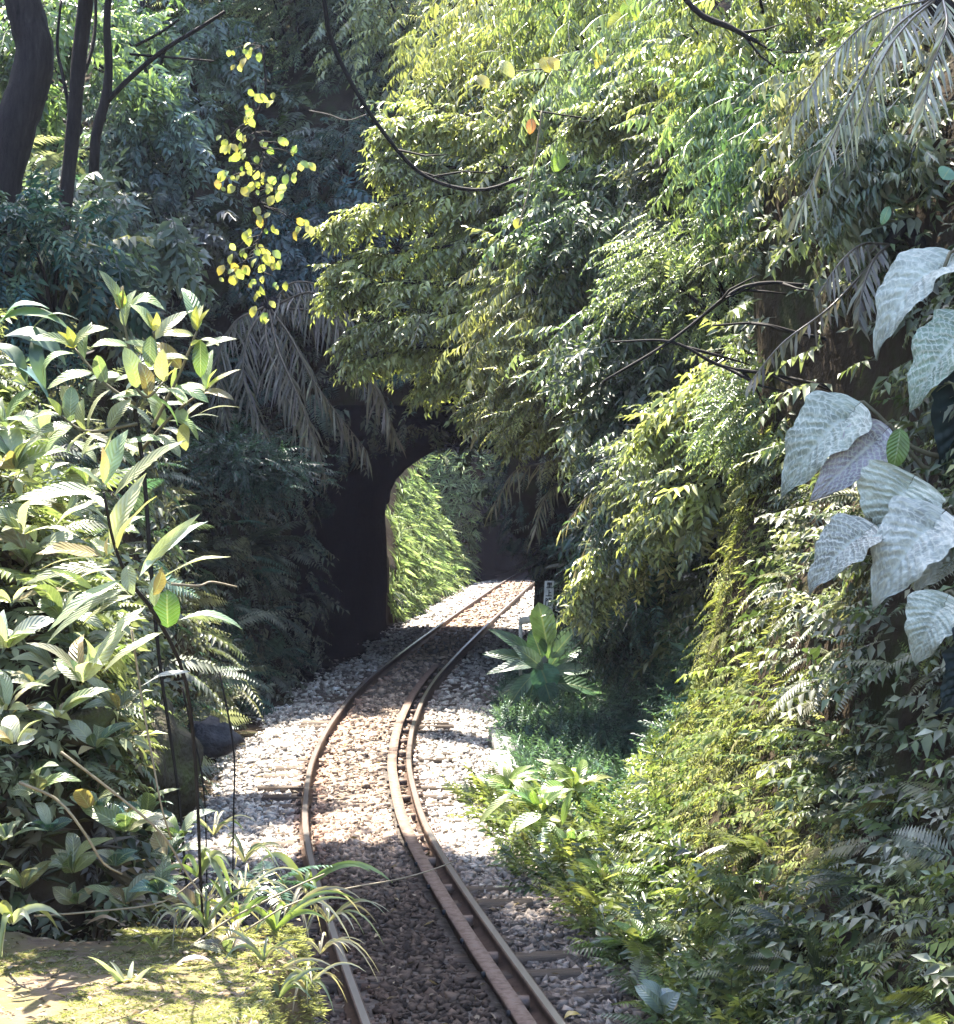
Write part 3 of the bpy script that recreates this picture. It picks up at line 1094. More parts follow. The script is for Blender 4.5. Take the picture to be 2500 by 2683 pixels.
# ------------------------------------------------------------------ single leaves with real shape
def leaf_grid(base, tip, width, nh, shape='lance', bow=.12, fold=.18, wave=.03, nu=9, nv=5, twist=0.0, quilt=0.0):
    base, tip = np.asarray(base, float), np.asarray(tip, float)
    L = np.linalg.norm(tip - base)
    M3 = frame(tip - base, nh, 1, 1, 1)
    u = np.linspace(0, 1, nu)
    v = np.linspace(-1, 1, nv)
    U, Vv = np.meshgrid(u, v, indexing='ij')
    if shape == 'lance':
        wp = np.sin(np.pi * np.clip(U, 0, 1) ** .82) ** .9
    elif shape == 'oval':
        wp = np.sin(np.pi * U ** .9) ** .6
    elif shape == 'paddle':
        wp = np.clip(U * 1.9 + .12, 0, 1) * np.clip((1 - U) * 5, 0, 1) ** .55
    elif shape == 'round':
        wp = np.sqrt(np.clip(1 - (2 * U - 1) ** 2, 0, 1))
    elif shape == 'blade':
        wp = np.clip(1 - U, 0, 1) ** .6 * np.clip(U * 8 + .5, 0, 1)
    else:   # heart
        wp = np.clip(U / .13, 0, 1) ** .5 * (1 - np.clip((U - .22) / .78, 0, 1) ** 1.7)
    wp = np.maximum(wp, .012)
    yy = U.copy()
    if shape == 'heart':
        yy = U + .20 * (1 - U) ** 5 * (1 - np.abs(Vv) ** .8)
    ph = random.random() * 6
    xx = Vv * wp * width / 2
    zz = bow * L * (4 * U * (1 - U)) * .6 - bow * L * U ** 2 * .8 + bow * L * .8 * U
    zz = zz + fold * np.abs(xx) + wave * width * np.sin(U * 11 + ph) * np.abs(Vv)
    if quilt:
        rib = np.abs(np.sin((U - .20 * np.abs(Vv) + .012 * np.sin(Vv * 5 + ph)) * 31.0))
        cell = .55 + .45 * np.abs(np.sin(np.abs(Vv) * 9.5 + U * 7 + ph))
        zz = zz + quilt * width * rib ** .6 * cell * np.clip(1.15 - np.abs(Vv), 0, 1) ** .4 * np.clip(np.abs(Vv) * 8, 0, 1)
        zz = zz + .035 * width * np.sin(U * 5 + ph) + .05 * width * np.sin(U * 19 + ph * 2) * np.abs(Vv) ** 3
        xx = xx * (1 + .10 * np.abs(np.sin(U * 15.5 + ph)) - .05 + .05 * np.sin(U * 13 + ph * 3))
    if twist:
        a = twist * U
        xx, zz = xx * np.cos(a) - zz * np.sin(a) * .3, zz + xx * np.sin(a)
    loc = np.stack([xx, yy * L, zz], -1).reshape(-1, 3)
    V = loc @ M3.T + base
    i = np.arange(nu * nv).reshape(nu, nv)
    Q = np.stack([i[:-1, :-1], i[:-1, 1:], i[1:, 1:], i[1:, :-1]], -1).reshape(-1, 4)
    uv = np.stack([U, Vv], -1).reshape(-1, 2)
    return V, Q, uv


def leaf(parent, base, tip, width, col, shape='lance', nh=None, mat='leaf_gloss', name="leaf", **kw):
    if nh is None:
        nh = np.array([random.gauss(-.1, .35), -.55 + random.gauss(0, .25), 1.0])
    V, Q, uv = leaf_grid(base, tip, width, nh, shape, **kw)
    c = np.clip(np.array(col) * (1 + random.gauss(0, .2)) * (1 + random.gauss(0, .1), 1, 1 + random.gauss(0, .15)), .005, .9)
    if random.random() < .06 and mat == 'leaf_gloss' and np.asarray(base)[1] < 12:
        c = np.array([.32, .24, .09]) * random.uniform(.6, 1.2)
    return mk(name, V, Q, M[mat], parent, col=np.tile(c, (len(V), 1)), smooth=True, uv=uv)


def px_leaf(parent, b, t, wpx, Y, col, dy=0.0, **kw):
    """leaf from photo pixel b to photo pixel t, wpx pixels wide, about Y metres away"""
    B = P(b[0], b[1], Y)
    T = P(t[0], t[1], Y + dy)
    return leaf(parent, B, T, wpx * Y / F_PX, col, **kw)


# ---- glossy shrub with oval leaves and yellow buds
SHOOT = [(.28, .34, .15), (.35, .39, .21), (.22, .30, .12)]
LONG = [(.40, .43, .27), (.48, .50, .34), (.33, .37, .21)]
YOUNG = [(.55, .52, .07), (.46, .50, .06)]


GRASS_L = [(.20, .29, .06), (.27, .33, .09), (.15, .24, .06)]


def rc(cols):
    return random.choice(cols)


def shoot(parent, path, Y, n_leaf, lpx, wpx, bud=True, shape='oval', cols=SHOOT, spread=1.0, stem_px=10, dyj=.12):
    pts = spline([P(a, b, Y + c) for a, b, c in path], 12)
    V, T = tube(pts, [stem_px * Y / F_PX / 2, stem_px * Y / F_PX / 3.5], 5)
    mk("stem", V, T, M['stem'], parent, smooth=True)
    m = len(path)
    top = path[-1]
    prev = path[-2]
    ax = np.array([top[0] - prev[0], top[1] - prev[1]], float)
    ax /= np.linalg.norm(ax) + 1e-6
    for k in range(n_leaf):
        t = k / max(n_leaf - 1, 1)
        q = pts[int(round((1 - t * .85) * (len(pts) - 1)))]
        side = 1 if k % 2 else -1
        ang = side * (math.radians(35 + 60 * t + random.gauss(0, 14))) * spread
        c, s = math.cos(ang), math.sin(ang)
        dv = np.array([ax[0] * c - ax[1] * s, ax[0] * s + ax[1] * c])
        l = lpx * (.75 + .45 * random.random()) * Y / F_PX
        d3 = nrm(np.array([dv[0], random.uniform(-.75, .5), -dv[1] - .12 * t]))
        leaf(parent, q, q + d3 * l, wpx * (.8 + .4 * random.random()) * Y / F_PX, rc(cols), shape=shape, bow=.10 + .12 * random.random())
    if bud:
        q = pts[-1]
        for s in (-1, 1):
            d3 = nrm(np.array([ax[0] + s * .35, -.2, -ax[1] + .25]))
            leaf(parent, q, q + d3 * lpx * .55 * Y / F_PX, wpx * .6 * Y / F_PX, rc(YOUNG), shape='lance')


glossy = empty("glossy_shrub", P(400, 1500, 9.2), "bright shrub with oval glossy leaves and yellow buds, tallest on the bank", "shrub")
main = [(500, 2480, .15), (470, 2100, .2), (420, 1750, .1), (395, 1480, 0), (378, 1250, 0), (360, 1120, 0), (345, 1000, 0)]
V, T = tube(spline([P(a, b, 9.2 + c) for a, b, c in main], 24), [.006, .012, .012], 6)
mk("stem", V, T, M['twig'], glossy, smooth=True)
shoot(glossy, [(345, 1000, 0), (335, 900, 0), (318, 812, 0)], 9.2, 4, 100, 42)
shoot(glossy, [(400, 1020, 0), (408, 930, 0), (402, 868, -.05)], 9.15, 5, 95, 42)
shoot(glossy, [(400, 1120, 0), (470, 980, 0), (516, 868, 0)], 9.2, 5, 125, 44)
shoot(glossy, [(370, 1180, 0), (460, 1080, 0), (542, 1020, 0)], 9.3, 6, 110, 36)
shoot(glossy, [(355, 1060, 0), (270, 1000, 0), (195, 912, 0)], 9.1, 6, 110, 44)
shoot(glossy, [(360, 1110, 0), (230, 1130, 0), (160, 1090, 0)], 9.0, 7, 110, 46)
shoot(glossy, [(345, 1000, 0), (385, 1040, -.1), (430, 1000, -.1)], 9.0, 5, 105, 44)
px_leaf(glossy, (330, 818), (432, 812), 50, 9.2, (.28, .33, .14), shape='oval', bow=.45)
px_leaf(glossy, (318, 812), (322, 748), 40, 9.2, (.34, .38, .2), shape='oval')
px_leaf(glossy, (516, 866), (535, 798), 38, 9.2, (.4, .42, .2), shape='oval')
px_leaf(glossy, (420, 866), (512, 812), 24, 9.2, (.3, .34, .16), shape='lance')
px_leaf(glossy, (508, 880), (425, 878), 30, 9.2, (.34, .38, .2), shape='oval')
px_leaf(glossy, (525, 890), (526, 990), 42, 9.2, (.17, .27, .05), shape='oval', nh=np.array([.1, -1, .2]))
px_leaf(glossy, (535, 908), (622, 888), 24, 9.2, (.3, .34, .18), shape='lance')
px_leaf(glossy, (395, 880), (392, 965), 40, 9.1, (.2, .27, .11), shape='oval', nh=np.array([.1, -1, .2]))
px_leaf(glossy, (545, 1020), (632, 968), 24, 9.3, (.34, .38, .2), shape='lance')
px_leaf(glossy, (545, 1030), (484, 1005), 34, 9.3, (.34, .38, .2), shape='oval')
px_leaf(glossy, (520, 1085), (630, 1068), 16, 9.3, (.22, .26, .14), shape='lance')
px_leaf(glossy, (495, 1095), (575, 1093), 14, 9.3, (.22, .26, .14), shape='lance')
px_leaf(glossy, (190, 912), (285, 860), 34, 9.1, (.3, .35, .15), shape='oval', bow=.3)
px_leaf(glossy, (195, 925), (115, 1000), 36, 9.1, (.3, .35, .16), shape='oval', bow=.4)
for k in range(26):
    a, b = random.uniform(150, 520), random.uniform(980, 1260)
    an = random.uniform(0, 6.28)
    px_leaf(glossy, (a, b), (a + 95 * math.cos(an), b + 60 * math.sin(an) + 15), 40, 9.35 + random.uniform(-.2, .3), rc(SHOOT + GREEN), shape='oval')

# ---- shrub with long pale lanceolate leaves
lance = empty("lance_leaf_shrub", P(525, 2130, 8.2), "leaning shrub with long pale sword shaped leaves in front of the ballast", "shrub")
sp = spline([P(a, b, c) for a, b, c in [(535, 2470, 8.8), (525, 2300, 8.6), (520, 2150, 8.4), (508, 1950, 8.3), (480, 1760, 8.1), (400, 1600, 7.9), (345, 1530, 7.8), (300, 1430, 7.7), (272, 1290, 7.6)]], 24)
V, T = tube(sp, [.006, .009, .009, .006], 6)
mk("stem", V, T, M['twig'], lance, smooth=True)
for b, t, wd in [((275, 1270), (335, 1125), 62), ((300, 1300), (487, 1152), 46), ((290, 1440), (385, 1240), 62), ((300, 1450), (412, 1300), 46),
                 ((265, 1270), (190, 1222), 26), ((262, 1290), (30, 1318), 62), ((280, 1310), (140, 1380), 58), ((275, 1330), (215, 1290), 30),
                 ((370, 1500), (525, 1345), 36), ((365, 1510), (545, 1365), 44), ((420, 1520), (605, 1458), 42), ((290, 1450), (235, 1415), 34),
                 ((335, 1480), (350, 1560), 48), ((400, 1560), (425, 1485), 40), ((270, 1460), (95, 1450), 70), ((290, 1480), (60, 1532), 40),
                 ((300, 1490), (150, 1550), 36), ((320, 1520), (125, 1655), 44), ((330, 1540), (120, 1690), 34), ((350, 1560), (215, 1640), 48),
                 ((380, 1590), (240, 1750), 40), ((430, 1655), (265, 1765), 28), ((500, 1762), (370, 1798), 34), ((340, 1560), (180, 1470), 34)]:
    px_leaf(lance, b, t, wd, 7.85 + random.uniform(-.15, .15), rc(LONG), dy=random.uniform(-.15, .1), shape='lance', bow=.10, wave=.06)
px_leaf(lance, (270, 1265), (268, 1168), 26, 7.6, (.55, .38, .10), shape='lance')
px_leaf(lance, (282, 1455), (284, 1408), 24, 7.7, (.62, .5, .12), shape='lance')
px_leaf(lance, (270, 1465), (100, 1495), 14, 7.7, (.55, .52, .10), shape='lance')
px_leaf(lance, (245, 1545), (130, 1492), 26, 7.75, (.45, .48, .08), shape='lance')
px_leaf(lance, (440, 1645), (438, 1545), 70, 7.95, (.13, .30, .03), shape='round', nh=np.array([.05, -1, .25]))
px_leaf(lance, (470, 1625), (635, 1650), 52, 8.0, (.16, .26, .15), shape='oval', bow=.2)
px_leaf(lance, (405, 1590), (425, 1490), 44, 7.9, (.22, .28, .2), shape='lance')

# ---- low bright plants at the foot of the bank
def rosette(name, label, c, Y, n, lpx, wpx, cols, shape='lance', tilt=.5, cat="plant", group=None, mat='leaf_gloss'):
    b = P(c[0], c[1], Y)
    o = empty(name, b, label, cat, group)
    for k in range(n):
        a = 2 * math.pi * k / n + random.gauss(0, .3)
        l = lpx * (.4 + .8 * random.random()) * Y / F_PX
        d = nrm(np.array([math.cos(a), math.sin(a) * .8, tilt + random.gauss(0, .25)]))
        leaf(o, b + d * .01, b + d * l, wpx * (.75 + .5 * random.random()) * Y / F_PX, rc(cols), shape=shape, bow=.15 + .2 * random.random(), mat=mat)
    return o


spots = [((215, 1790), 8.0, 9, 170, 46, SHOOT + LONG, 'lance', "pale leafy plant with a white tipped crown on the bank above the mossy mound"),
         ((40, 1950), 8.0, 7, 110, 42, LONG, 'oval', "small bright plant with a yellow bud at the left picture edge"),
         ((250, 2140), 8.6, 8, 120, 44, TEAL + GREEN, 'oval', "bluish broad leaved weed in the shade below the mossy mound"),
         ((330, 2180), 8.5, 8, 130, 50, PALE + GREEN, 'oval', "leafy weed growing behind the mossy ledge beside the pale dead branch"),
         ((190, 2290), 8.6, 9, 150, 44, PALE + GREEN, 'lance', "long leaved weed rising behind the middle of the mossy ledge"),
         ((60, 2330), 8.7, 8, 150, 36, LIME + PALE, 'lance', "yellow green weed at the left end of the mossy ledge"),
         ((420, 2340), 8.7, 8, 130, 42, TEAL + GREEN, 'lance', "dark green weed hanging at the back edge of the mossy ledge"),
         ((90, 2080), 8.4, 8, 130, 46, GREEN + PALE, 'oval', "broad leaved weed under the bright plant at the left picture edge"),
         ((20, 1700), 8.6, 9, 160, 50, PALE + LONG, 'oval', "pale broad leaved plant halfway up the left picture edge"),
         ((80, 1480), 9.6, 10, 170, 56, PALE + LONG, 'oval', "crowded pale leaved plant behind the sword leaved shrub"),
         ((40, 1230), 9.8, 10, 150, 60, SHOOT + PALE, 'oval', "pale leafy plant left of the glossy shrub below the drooping green leaves"),
         ((160, 1620), 9.0, 9, 140, 48, PALE + GREEN, 'oval', "leafy plant hidden behind the sword leaved shrub's lower leaves")]
for c, Y, n, lp, wp_, cols, shp, lab in spots:
    rosette("leafy_plant", lab, c, Y, n, lp, wp_, cols, shp, group="leafy plants on the near bank")

SEED_AT = ["under the glossy shrub's left shoots", 'below the middle of the glossy shrub', "left of the sword leaved shrub's crown", "behind the sword leaved shrub's crown", 'at the left edge below the bleached ferns', "below the sword leaved shrub's leaning stem", 'above the small yellowish mossy rock', "beside the dark mossy boulder's top", 'in front of the yellowish mossy rock', 'at the left edge above the yellow budded plant', "behind the middle of the sword leaved shrub's stem", 'at the left edge beside the glossy shrub', "right under the glossy shrub's main stem", 'between yellowish rock and the white tipped plant', "at the boulder's left foot"]
for (c, Y, cols), where in zip([((120, 1150), 9.8, SHOOT + PALE), ((230, 1270), 9.6, PALE + GREEN), ((60, 1400), 9.3, LONG + PALE), ((170, 1350), 9.5, LONG + PALE), ((30, 1580), 9.0, LONG + PALE),
                   ((210, 1700), 9.2, PALE + GREEN), ((90, 1810), 9.0, LONG + PALE), ((310, 1860), 9.3, PALE + OLIVE), ((150, 1880), 8.7, LONG + PALE), ((20, 1860), 8.6, LONG + PALE),
                   ((260, 1600), 9.4, PALE + GREEN), ((20, 1120), 9.9, SHOOT + PALE), ((300, 1400), 9.7, GREEN + PALE), ((150, 1760), 9.4, PALE + LONG), ((250, 1960), 9.0, PALE + GREEN)], SEED_AT):
    rosette("leafy_plant", "pale seedling " + where, c, Y, 8, 135, 34, cols, random.choice(['oval', 'lance', 'lance']), .35, group="crowded seedlings on the near bank")
WEED_AT = ['at the left edge below the broad leaved weed', "behind the ledge's middle between two long stalks", 'where the long pale stalk meets the grass', 'right below the dark mossy boulder', "beside the forked sapling's foot", 'left of the bent dead branch', 'in front of the long leaved weed', 'behind the ledge beside the thin dry stalk', 'at the ledge corner under the drooping grass', 'on the ledge under the straw grass']
for (c, Y, cols), where in zip([((20, 2200), 8.7, GREEN + PALE), ((300, 2270), 8.8, TEAL + PALE), ((440, 2250), 9.0, GREEN + PALE), ((380, 2150), 9.2, TEAL + GREEN), ((470, 2200), 9.3, GREEN + DUSK),
                   ((130, 2180), 8.8, TEAL + PALE), ((200, 2370), 8.9, PALE + GREEN), ((330, 2370), 8.9, PALE + DRY), ((520, 2390), 9.0, PALE + DRY), ((600, 2500), 8.6, PALE + DRY)], WEED_AT):
    rosette("leafy_plant", "small shaded weed " + where, c, Y, 8, 105, 36, cols, random.choice(['oval', 'lance']), .4, group="small weeds behind the ledge")
for c, Y, lab in [((1420, 2125), 18.4, "bright lime leafy plant spilling over the sunlit gravel beside the kerb"), ((1335, 2075), 19.6, "small lime plant on the gravel in front of the kerb stone"),
                  ((1500, 2235), 16.9, "bright leafy plant under the glaring white leaves"), ((1570, 2330), 15.6, "leafy lime plant low on the bank beside the shaded ballast"),
                  ((1500, 2070), 19.4, "lime plant rising behind the glaring white leaves"), ((1680, 2480), 13.4, "fresh green plant at the ballast edge near the bottom")]:
    rosette("lime_plant", lab, c, Y, 12, 120, 30, GRASS_L, 'lance', .55, group="lime plants along the right bank")

# large drooping bluish leaves at the left edge
droop = empty("drooping_plant", P(20, 1000, 10.5), "dim plant with big drooping blue green leaves at the left picture edge", "plant")
for b, t, wd in [((-20, 860), (190, 870), 60), ((10, 880), (175, 960), 70), ((-30, 900), (70, 1010), 60), ((80, 870), (210, 840), 22), ((90, 880), (120, 1020), 40),
                 ((-20, 960), (130, 1060), 50), ((0, 850), (130, 810), 60)]:
    px_leaf(droop, b, t, wd, 10.5, (.10, .17, .12), shape='lance', mat='leaf_dull', bow=.3)

# ---- thin stems and dead stalks crossing the left foreground
def stalk(label, path, px_w, mat, name="dry_stalk", cat="stalk", group=None):
    pts = spline([P(a, b, c) for a, b, c in path], 14)
    Y = path[0][2]
    V, T = tube(pts, [px_w * Y / F_PX / 2, px_w * Y / F_PX / 3], 5)
    o = mk(name, V, T, M[mat], smooth=True)
    centre_origin(o)
    return tag(o, label, cat, group)


stalk("upright pale thin stalk in front of the dark mossy mound", [(345, 1650, 8.0), (375, 1850, 8.0), (400, 1990, 8.0), (425, 2120, 8.0), (450, 2200, 8.1)], 7, 'drystem')
stalk("long pale stalk leaning from the yellow rock down to the grass", [(160, 1970, 8.0), (290, 2070, 8.05), (420, 2180, 8.1), (490, 2290, 8.2), (540, 2360, 8.2)], 8, 'drystem')
stalk("thick bent dead branch lying over the weeds behind the ledge", [(50, 2050, 8.3), (150, 2095, 8.3), (220, 2180, 8.3), (270, 2260, 8.35), (320, 2290, 8.4)], 9, 'drystem', "dead_branch", "branch")
stalk("thin dry stalk running along the back of the mossy ledge", [(90, 2400, 8.6), (230, 2390, 8.6), (420, 2365, 8.6), (520, 2300, 8.6)], 6, 'drystem')
stalk("long dry grass stalk reaching over the left rail to the guard rail", [(640, 2440, 8.9), (760, 2370, 9.2), (900, 2330, 9.6), (1040, 2305, 10.0), (1130, 2280, 10.3), (1195, 2255, 10.6)], 6, 'drystem')
stalk("pale dry stalk angled across the grass beside the left rail", [(500, 2480, 8.7), (600, 2410, 8.8), (760, 2330, 9), (850, 2290, 9.1)], 7, 'drystem')
stalk("thin dark sapling stem standing before the sunlit gravel", [(575, 1760, 9.5), (605, 1910, 9.5), (615, 2010, 9.5), (612, 2140, 9.5), (608, 2480, 9.4)], 6, 'twig', "sapling_stem", "stem")
stalk("forked dark sapling stem at the edge of the sunlit gravel", [(478, 1800, 9.6), (500, 1900, 9.6), (522, 1990, 9.6), (535, 2080, 9.6), (540, 2180, 9.6), (545, 2500, 9.5)], 6, 'twig', "sapling_stem", "stem")
stalk("pale broken twig poking out of the dark left bank", [(450, 1530, 9.5), (520, 1535, 9.6), (555, 1525, 9.7), (620, 1538, 9.9)], 8, 'drystem', "dead_twig", "branch")

# ---- grass clumps
def grass(label, c, Y, n, lpx, wpx, cols, arch=.5, lean=0.0, spread=1.0):
    b = P(c[0], c[1], Y)
    o = empty("grass_clump", b, label, "grass clump", "grass clumps in the foreground")
    for k in range(n):
        a = 2 * math.pi * k / n + random.gauss(0, .4)
        l = lpx * (.6 + .6 * random.random()) * Y / F_PX
        hx = math.cos(a) * spread * .7 + lean
        hy = math.sin(a) * spread * .5
        wv = wpx * .72 * (.6 + .6 * random.random()) * Y / F_PX
        pts = np.array([b + np.array([hx * l * t, hy * l * t, l * (t * 1.05 - arch * t * t * (1.1 + .3 * (k % 3)))]) for t in np.linspace(0, 1, 9)])
        side = nrm(np.cross(nrm(np.gradient(pts, axis=0)), np.array([-hy, hx, .25]) + 1e-3))
        side = nrm(np.cross(nrm(np.gradient(pts, axis=0)), np.array([hx * .2, -1, .4])))
        wd = wv * np.array([.5, .9, 1, 1, .95, .8, .6, .35, .03])[:, None] / 2
        nrmv = np.cross(side, nrm(np.gradient(pts, axis=0)))
        V = np.stack([pts - side * wd, pts - nrmv * wd * .35, pts + side * wd], 1).reshape(-1, 3)
        i = np.arange(27).reshape(9, 3)
        Q = np.stack([i[:-1, :-1], i[:-1, 1:], i[1:, 1:], i[1:, :-1]], -1).reshape(-1, 4)
        cc = np.clip(np.array(rc(cols)) * random.uniform(.8, 1.2), 0, .9)
        uv = np.stack([np.repeat(np.linspace(0, 1, 9), 3), np.tile([-1, 0, 1], 9)], -1).astype(float)
        mk("blade", V, Q, M['leaf'], o, col=np.tile(cc, (len(V), 1)), smooth=True, uv=uv)
    return o


GRASS = [(.22, .30, .06), (.30, .34, .12), (.16, .24, .07)]
DRYG = [(.42, .36, .24), (.32, .27, .18), (.5, .45, .32)]
grass("arching bright grass clump leaning over the left rail", (800, 2330, ), 10.0, 7, 230, 24, GRASS, .7, .25)
grass("tall green grass clump left of the rail beside the dry stalks", (720, 2440), 9.2, 8, 240, 20, GRASS, .6, .2)
grass("yellow green upright grass clump at the end of the ledge", (620, 2430), 8.9, 8, 190, 20, GRASS + YOUNG, .4)
grass("drooping long bladed grass clump behind the mossy ledge", (520, 2300), 8.8, 9, 230, 24, GRASS + PALE, .8, -.2)
grass("dry straw coloured grass clump by the ledge corner", (560, 2440), 8.9, 12, 200, 11, DRYG, .75)
grass("dry tangled grass clump beside the left rail", (760, 2400), 9.4, 12, 230, 11, DRYG, .8, .1)
grass("dry grass clump at the bottom edge by the left rail", (800, 2600), 8.8, 12, 220, 12, DRYG + PALE, .75)
grass("green grass clump at the bottom edge beside the ledge", (730, 2620), 8.5, 9, 190, 18, PALE + GREEN, .6)
grass("thin pale grass clump on the ledge corner", (690, 2520), 8.4, 9, 170, 12, PALE + DRYG, .6)
grass("small yellow grass clump in the middle of the mossy ledge", (405, 2490), 8.6, 5, 90, 14, LIME + YOUNG, .5)
grass("small pale grass clump on the sandy ledge", (335, 2600), 8.0, 5, 150, 24, LONG, .3)
grass("broad bladed grass clump at the left picture edge", (30, 2420), 8.3, 7, 200, 30, LONG + LIME, .9, .3)
grass("wispy grass clump hiding the sapling's foot behind the ledge", (540, 2430), 8.6, 11, 210, 13, PALE + GREEN, .5)
grass("feathery grass clump at the foot of the mossy mound", (560, 2190), 9.6, 10, 150, 10, DRYG + GREEN, .6)
grass("short grass clump leaning over the ballast below the mound", (640, 2260), 9.7, 10, 190, 12, PALE + DRYG, .7, .2)

for c, Y, n, l, cols, lab in [((640, 2350), 9.4, 14, 220, DRYG, "matted straw grass beside the rail below the gravel"), ((860, 2420), 9.8, 12, 200, DRYG + PALE, "straw grass leaning against the left rail"),
                              ((700, 2580), 8.7, 14, 200, DRYG + PALE, "straw grass hanging over the ledge corner"), ((840, 2500), 9.3, 12, 170, DRYG, "short straw grass close to the left rail"),
                              ((470, 2420), 8.9, 12, 170, DRYG + PALE, "straw grass on the back edge of the ledge"), ((620, 2660), 8.2, 10, 150, PALE + DRYG, "sparse grass at the bottom edge of the ledge")]:
    grass(lab, c, Y, n, l, 9, cols, .8, .15)

# ---- ferns (copies of one frond mesh)
frond_meshes = {}


def frond_mesh(kind, k):
    key = (kind, k)
    if key not in frond_meshes:
        V, T, J = FERNS[k]
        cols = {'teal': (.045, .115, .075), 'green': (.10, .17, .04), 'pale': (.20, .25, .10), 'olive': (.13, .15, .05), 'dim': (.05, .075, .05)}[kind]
        me = mesh_tris("frond", V, T, np.clip(np.array(cols) * J[:, None], 0, .9))
        me.materials.append(M['leaf'] if kind != 'dim' else M['leaf_dull'])
        frond_meshes[key] = me
    return frond_meshes[key]


def fern(label, pos, size, kind, n=7, group=None, up=.45, face=None):
    o = empty("fern", pos, label, "fern", group)
    for k in range(n):
        f = bpy.data.objects.new("frond", frond_mesh(kind, k % 4))
        link(f, o)
        a = 2 * math.pi * k / n + random.gauss(0, .25)
        if face is not None:
            a = face + random.uniform(-1.3, 1.3)
        s = size * random.uniform(.75, 1.15)
        f.scale = (s, s, s)
        f.rotation_euler = (random.gauss(up, .2), random.gauss(0, .15), a - math.pi / 2)
    return o


def terrain_at(px, py):
    i = np.argmin((S_PX - px) ** 2 + (S_PY - py) ** 2 + 1e5 * (~S_VIS))
    return S_P[i], S_N[i]


for (a, b), sz, kd, lab in [((1480, 2130), .55, 'green', "bright fern spreading from the right bank over the sunlit gravel"),
                            ((1560, 2290), .55, 'green', "bright green fern below the pale leaves where the ballast narrows"),
                            ((1680, 2530), .5, 'green', "green fern at the edge of the shaded ballast low on the right bank"),
                            ((1400, 2080), .5, 'pale', "pale fern beside the concrete kerb"),
                            ((1880, 2480), .45, 'olive', "olive fern low in the middle of the right bank"),
                            ((2100, 2480), .4, 'dim', "grey green fern in the shaded foot of the right bank"),
                            ((2250, 2000), .5, 'dim', "dim fern below the giant leaves on the right bank"),
                            ((2000, 2250), .42, 'olive', "yellow olive fern halfway up the mossy right bank"),
                            ((1760, 2350), .45, 'green', "fresh green fern on the lower mossy bank"),
                            ((2300, 2350), .45, 'dim', "dim fern in the dark right picture corner")]:
    p, nn = terrain_at(a, b)
    fern(lab, p + nn * .02, sz, kd, 8, "ferns on the bank", .5, math.atan2(nn[1], nn[0]))
for (a, b), Y, sz, kd, lab in [((700, 2330), 9.6, .32, 'teal', "feathery blue green fern over the left rail"),
                               ((60, 1340), 9.9, .6, 'pale', "bleached fern at the left picture edge above the sword leaved shrub"),
                               ((120, 1560), 9.4, .55, 'pale', "bleached fern behind the long pale leaves at the left")]:
    fern(lab, P(a, b, Y), sz, kd, 7, "ferns on the near bank", .5)
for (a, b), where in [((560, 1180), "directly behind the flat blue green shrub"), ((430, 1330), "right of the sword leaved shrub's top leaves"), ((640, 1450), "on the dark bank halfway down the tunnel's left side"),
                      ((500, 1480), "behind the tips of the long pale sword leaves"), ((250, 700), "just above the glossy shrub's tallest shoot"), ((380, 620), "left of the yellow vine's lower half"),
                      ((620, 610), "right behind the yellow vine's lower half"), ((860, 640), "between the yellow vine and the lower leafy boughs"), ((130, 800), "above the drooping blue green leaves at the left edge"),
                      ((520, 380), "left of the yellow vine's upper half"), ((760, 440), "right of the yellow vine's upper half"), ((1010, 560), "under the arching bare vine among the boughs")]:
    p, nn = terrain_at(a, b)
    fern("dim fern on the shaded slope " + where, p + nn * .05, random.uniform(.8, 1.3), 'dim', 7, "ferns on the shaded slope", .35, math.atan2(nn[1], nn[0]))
for (a, b), where in [((640, 1760), "in the middle of its row"), ((700, 1730), "second nearest to the tunnel in its row"), ((600, 1800), "closest to the low grey rock"),
                      ((760, 1750), "nearest to the tunnel in its row"), ((560, 1700), "highest up the bank")]:
    p, nn = terrain_at(a, b)
    fern("blue green fern between dark bank and gravel, " + where, p + nn * .05, random.uniform(.45, .65), 'teal', 7, "ferns beside the gravel", .5)

# ---- blue green spreading shrub left of the tunnel
tb = P(600, 1290, 31.0)
teal_shrub = empty("spreading_shrub", tb, "flat spreading blue green shrub reaching towards the dark tunnel mouth", "shrub")
cl = Cloud()
parts = []
for tip in [(820, 1235), (760, 1290), (700, 1190), (620, 1170), (560, 1180), (740, 1220), (680, 1270), (780, 1250), (520, 1220), (640, 1230), (720, 1310), (590, 1240)]:
    e = P(tip[0], tip[1], 31 - random.uniform(.2, 1.2))
    path = spline([P(560, 1330, 31.4), (tb + e) / 2 + (0, 0, .3), e], 9)
    parts.append(tube(path, [.02, .008], 4))
    q = path[3:]
    n = len(q) * 7
    pos = np.repeat(q, 7, 0) + rng.normal(0, .12, (n, 3))
    d = nrm(np.tile(e - tb, (n, 1))) + rand_dirs(n, .45) + (0, 0, -.25)
    s = rng.uniform(.28, .5, n)
    cl.add(SPRAYS_FINE, pos, frames(d, np.tile([0, -.3, 1.], (n, 1)) + rand_dirs(n, .2), s, s, s), palette(n, TEAL + [(.06, .15, .11)], .2))
V, T = merge(parts)
mk("branch", V, T, M['twig'], teal_shrub)
cl.build("foliage", M['leaf'], teal_shrub)


# ------------------------------------------------------------------ palm fronds
GROUND_P = S_P[::3]


def to_bank(p):
    """the nearest point of the slope"""
    p = np.asarray(p)
    return GROUND_P[np.argmin(((GROUND_P - p) ** 2 * (1, 1, 1.0)).sum(1))]


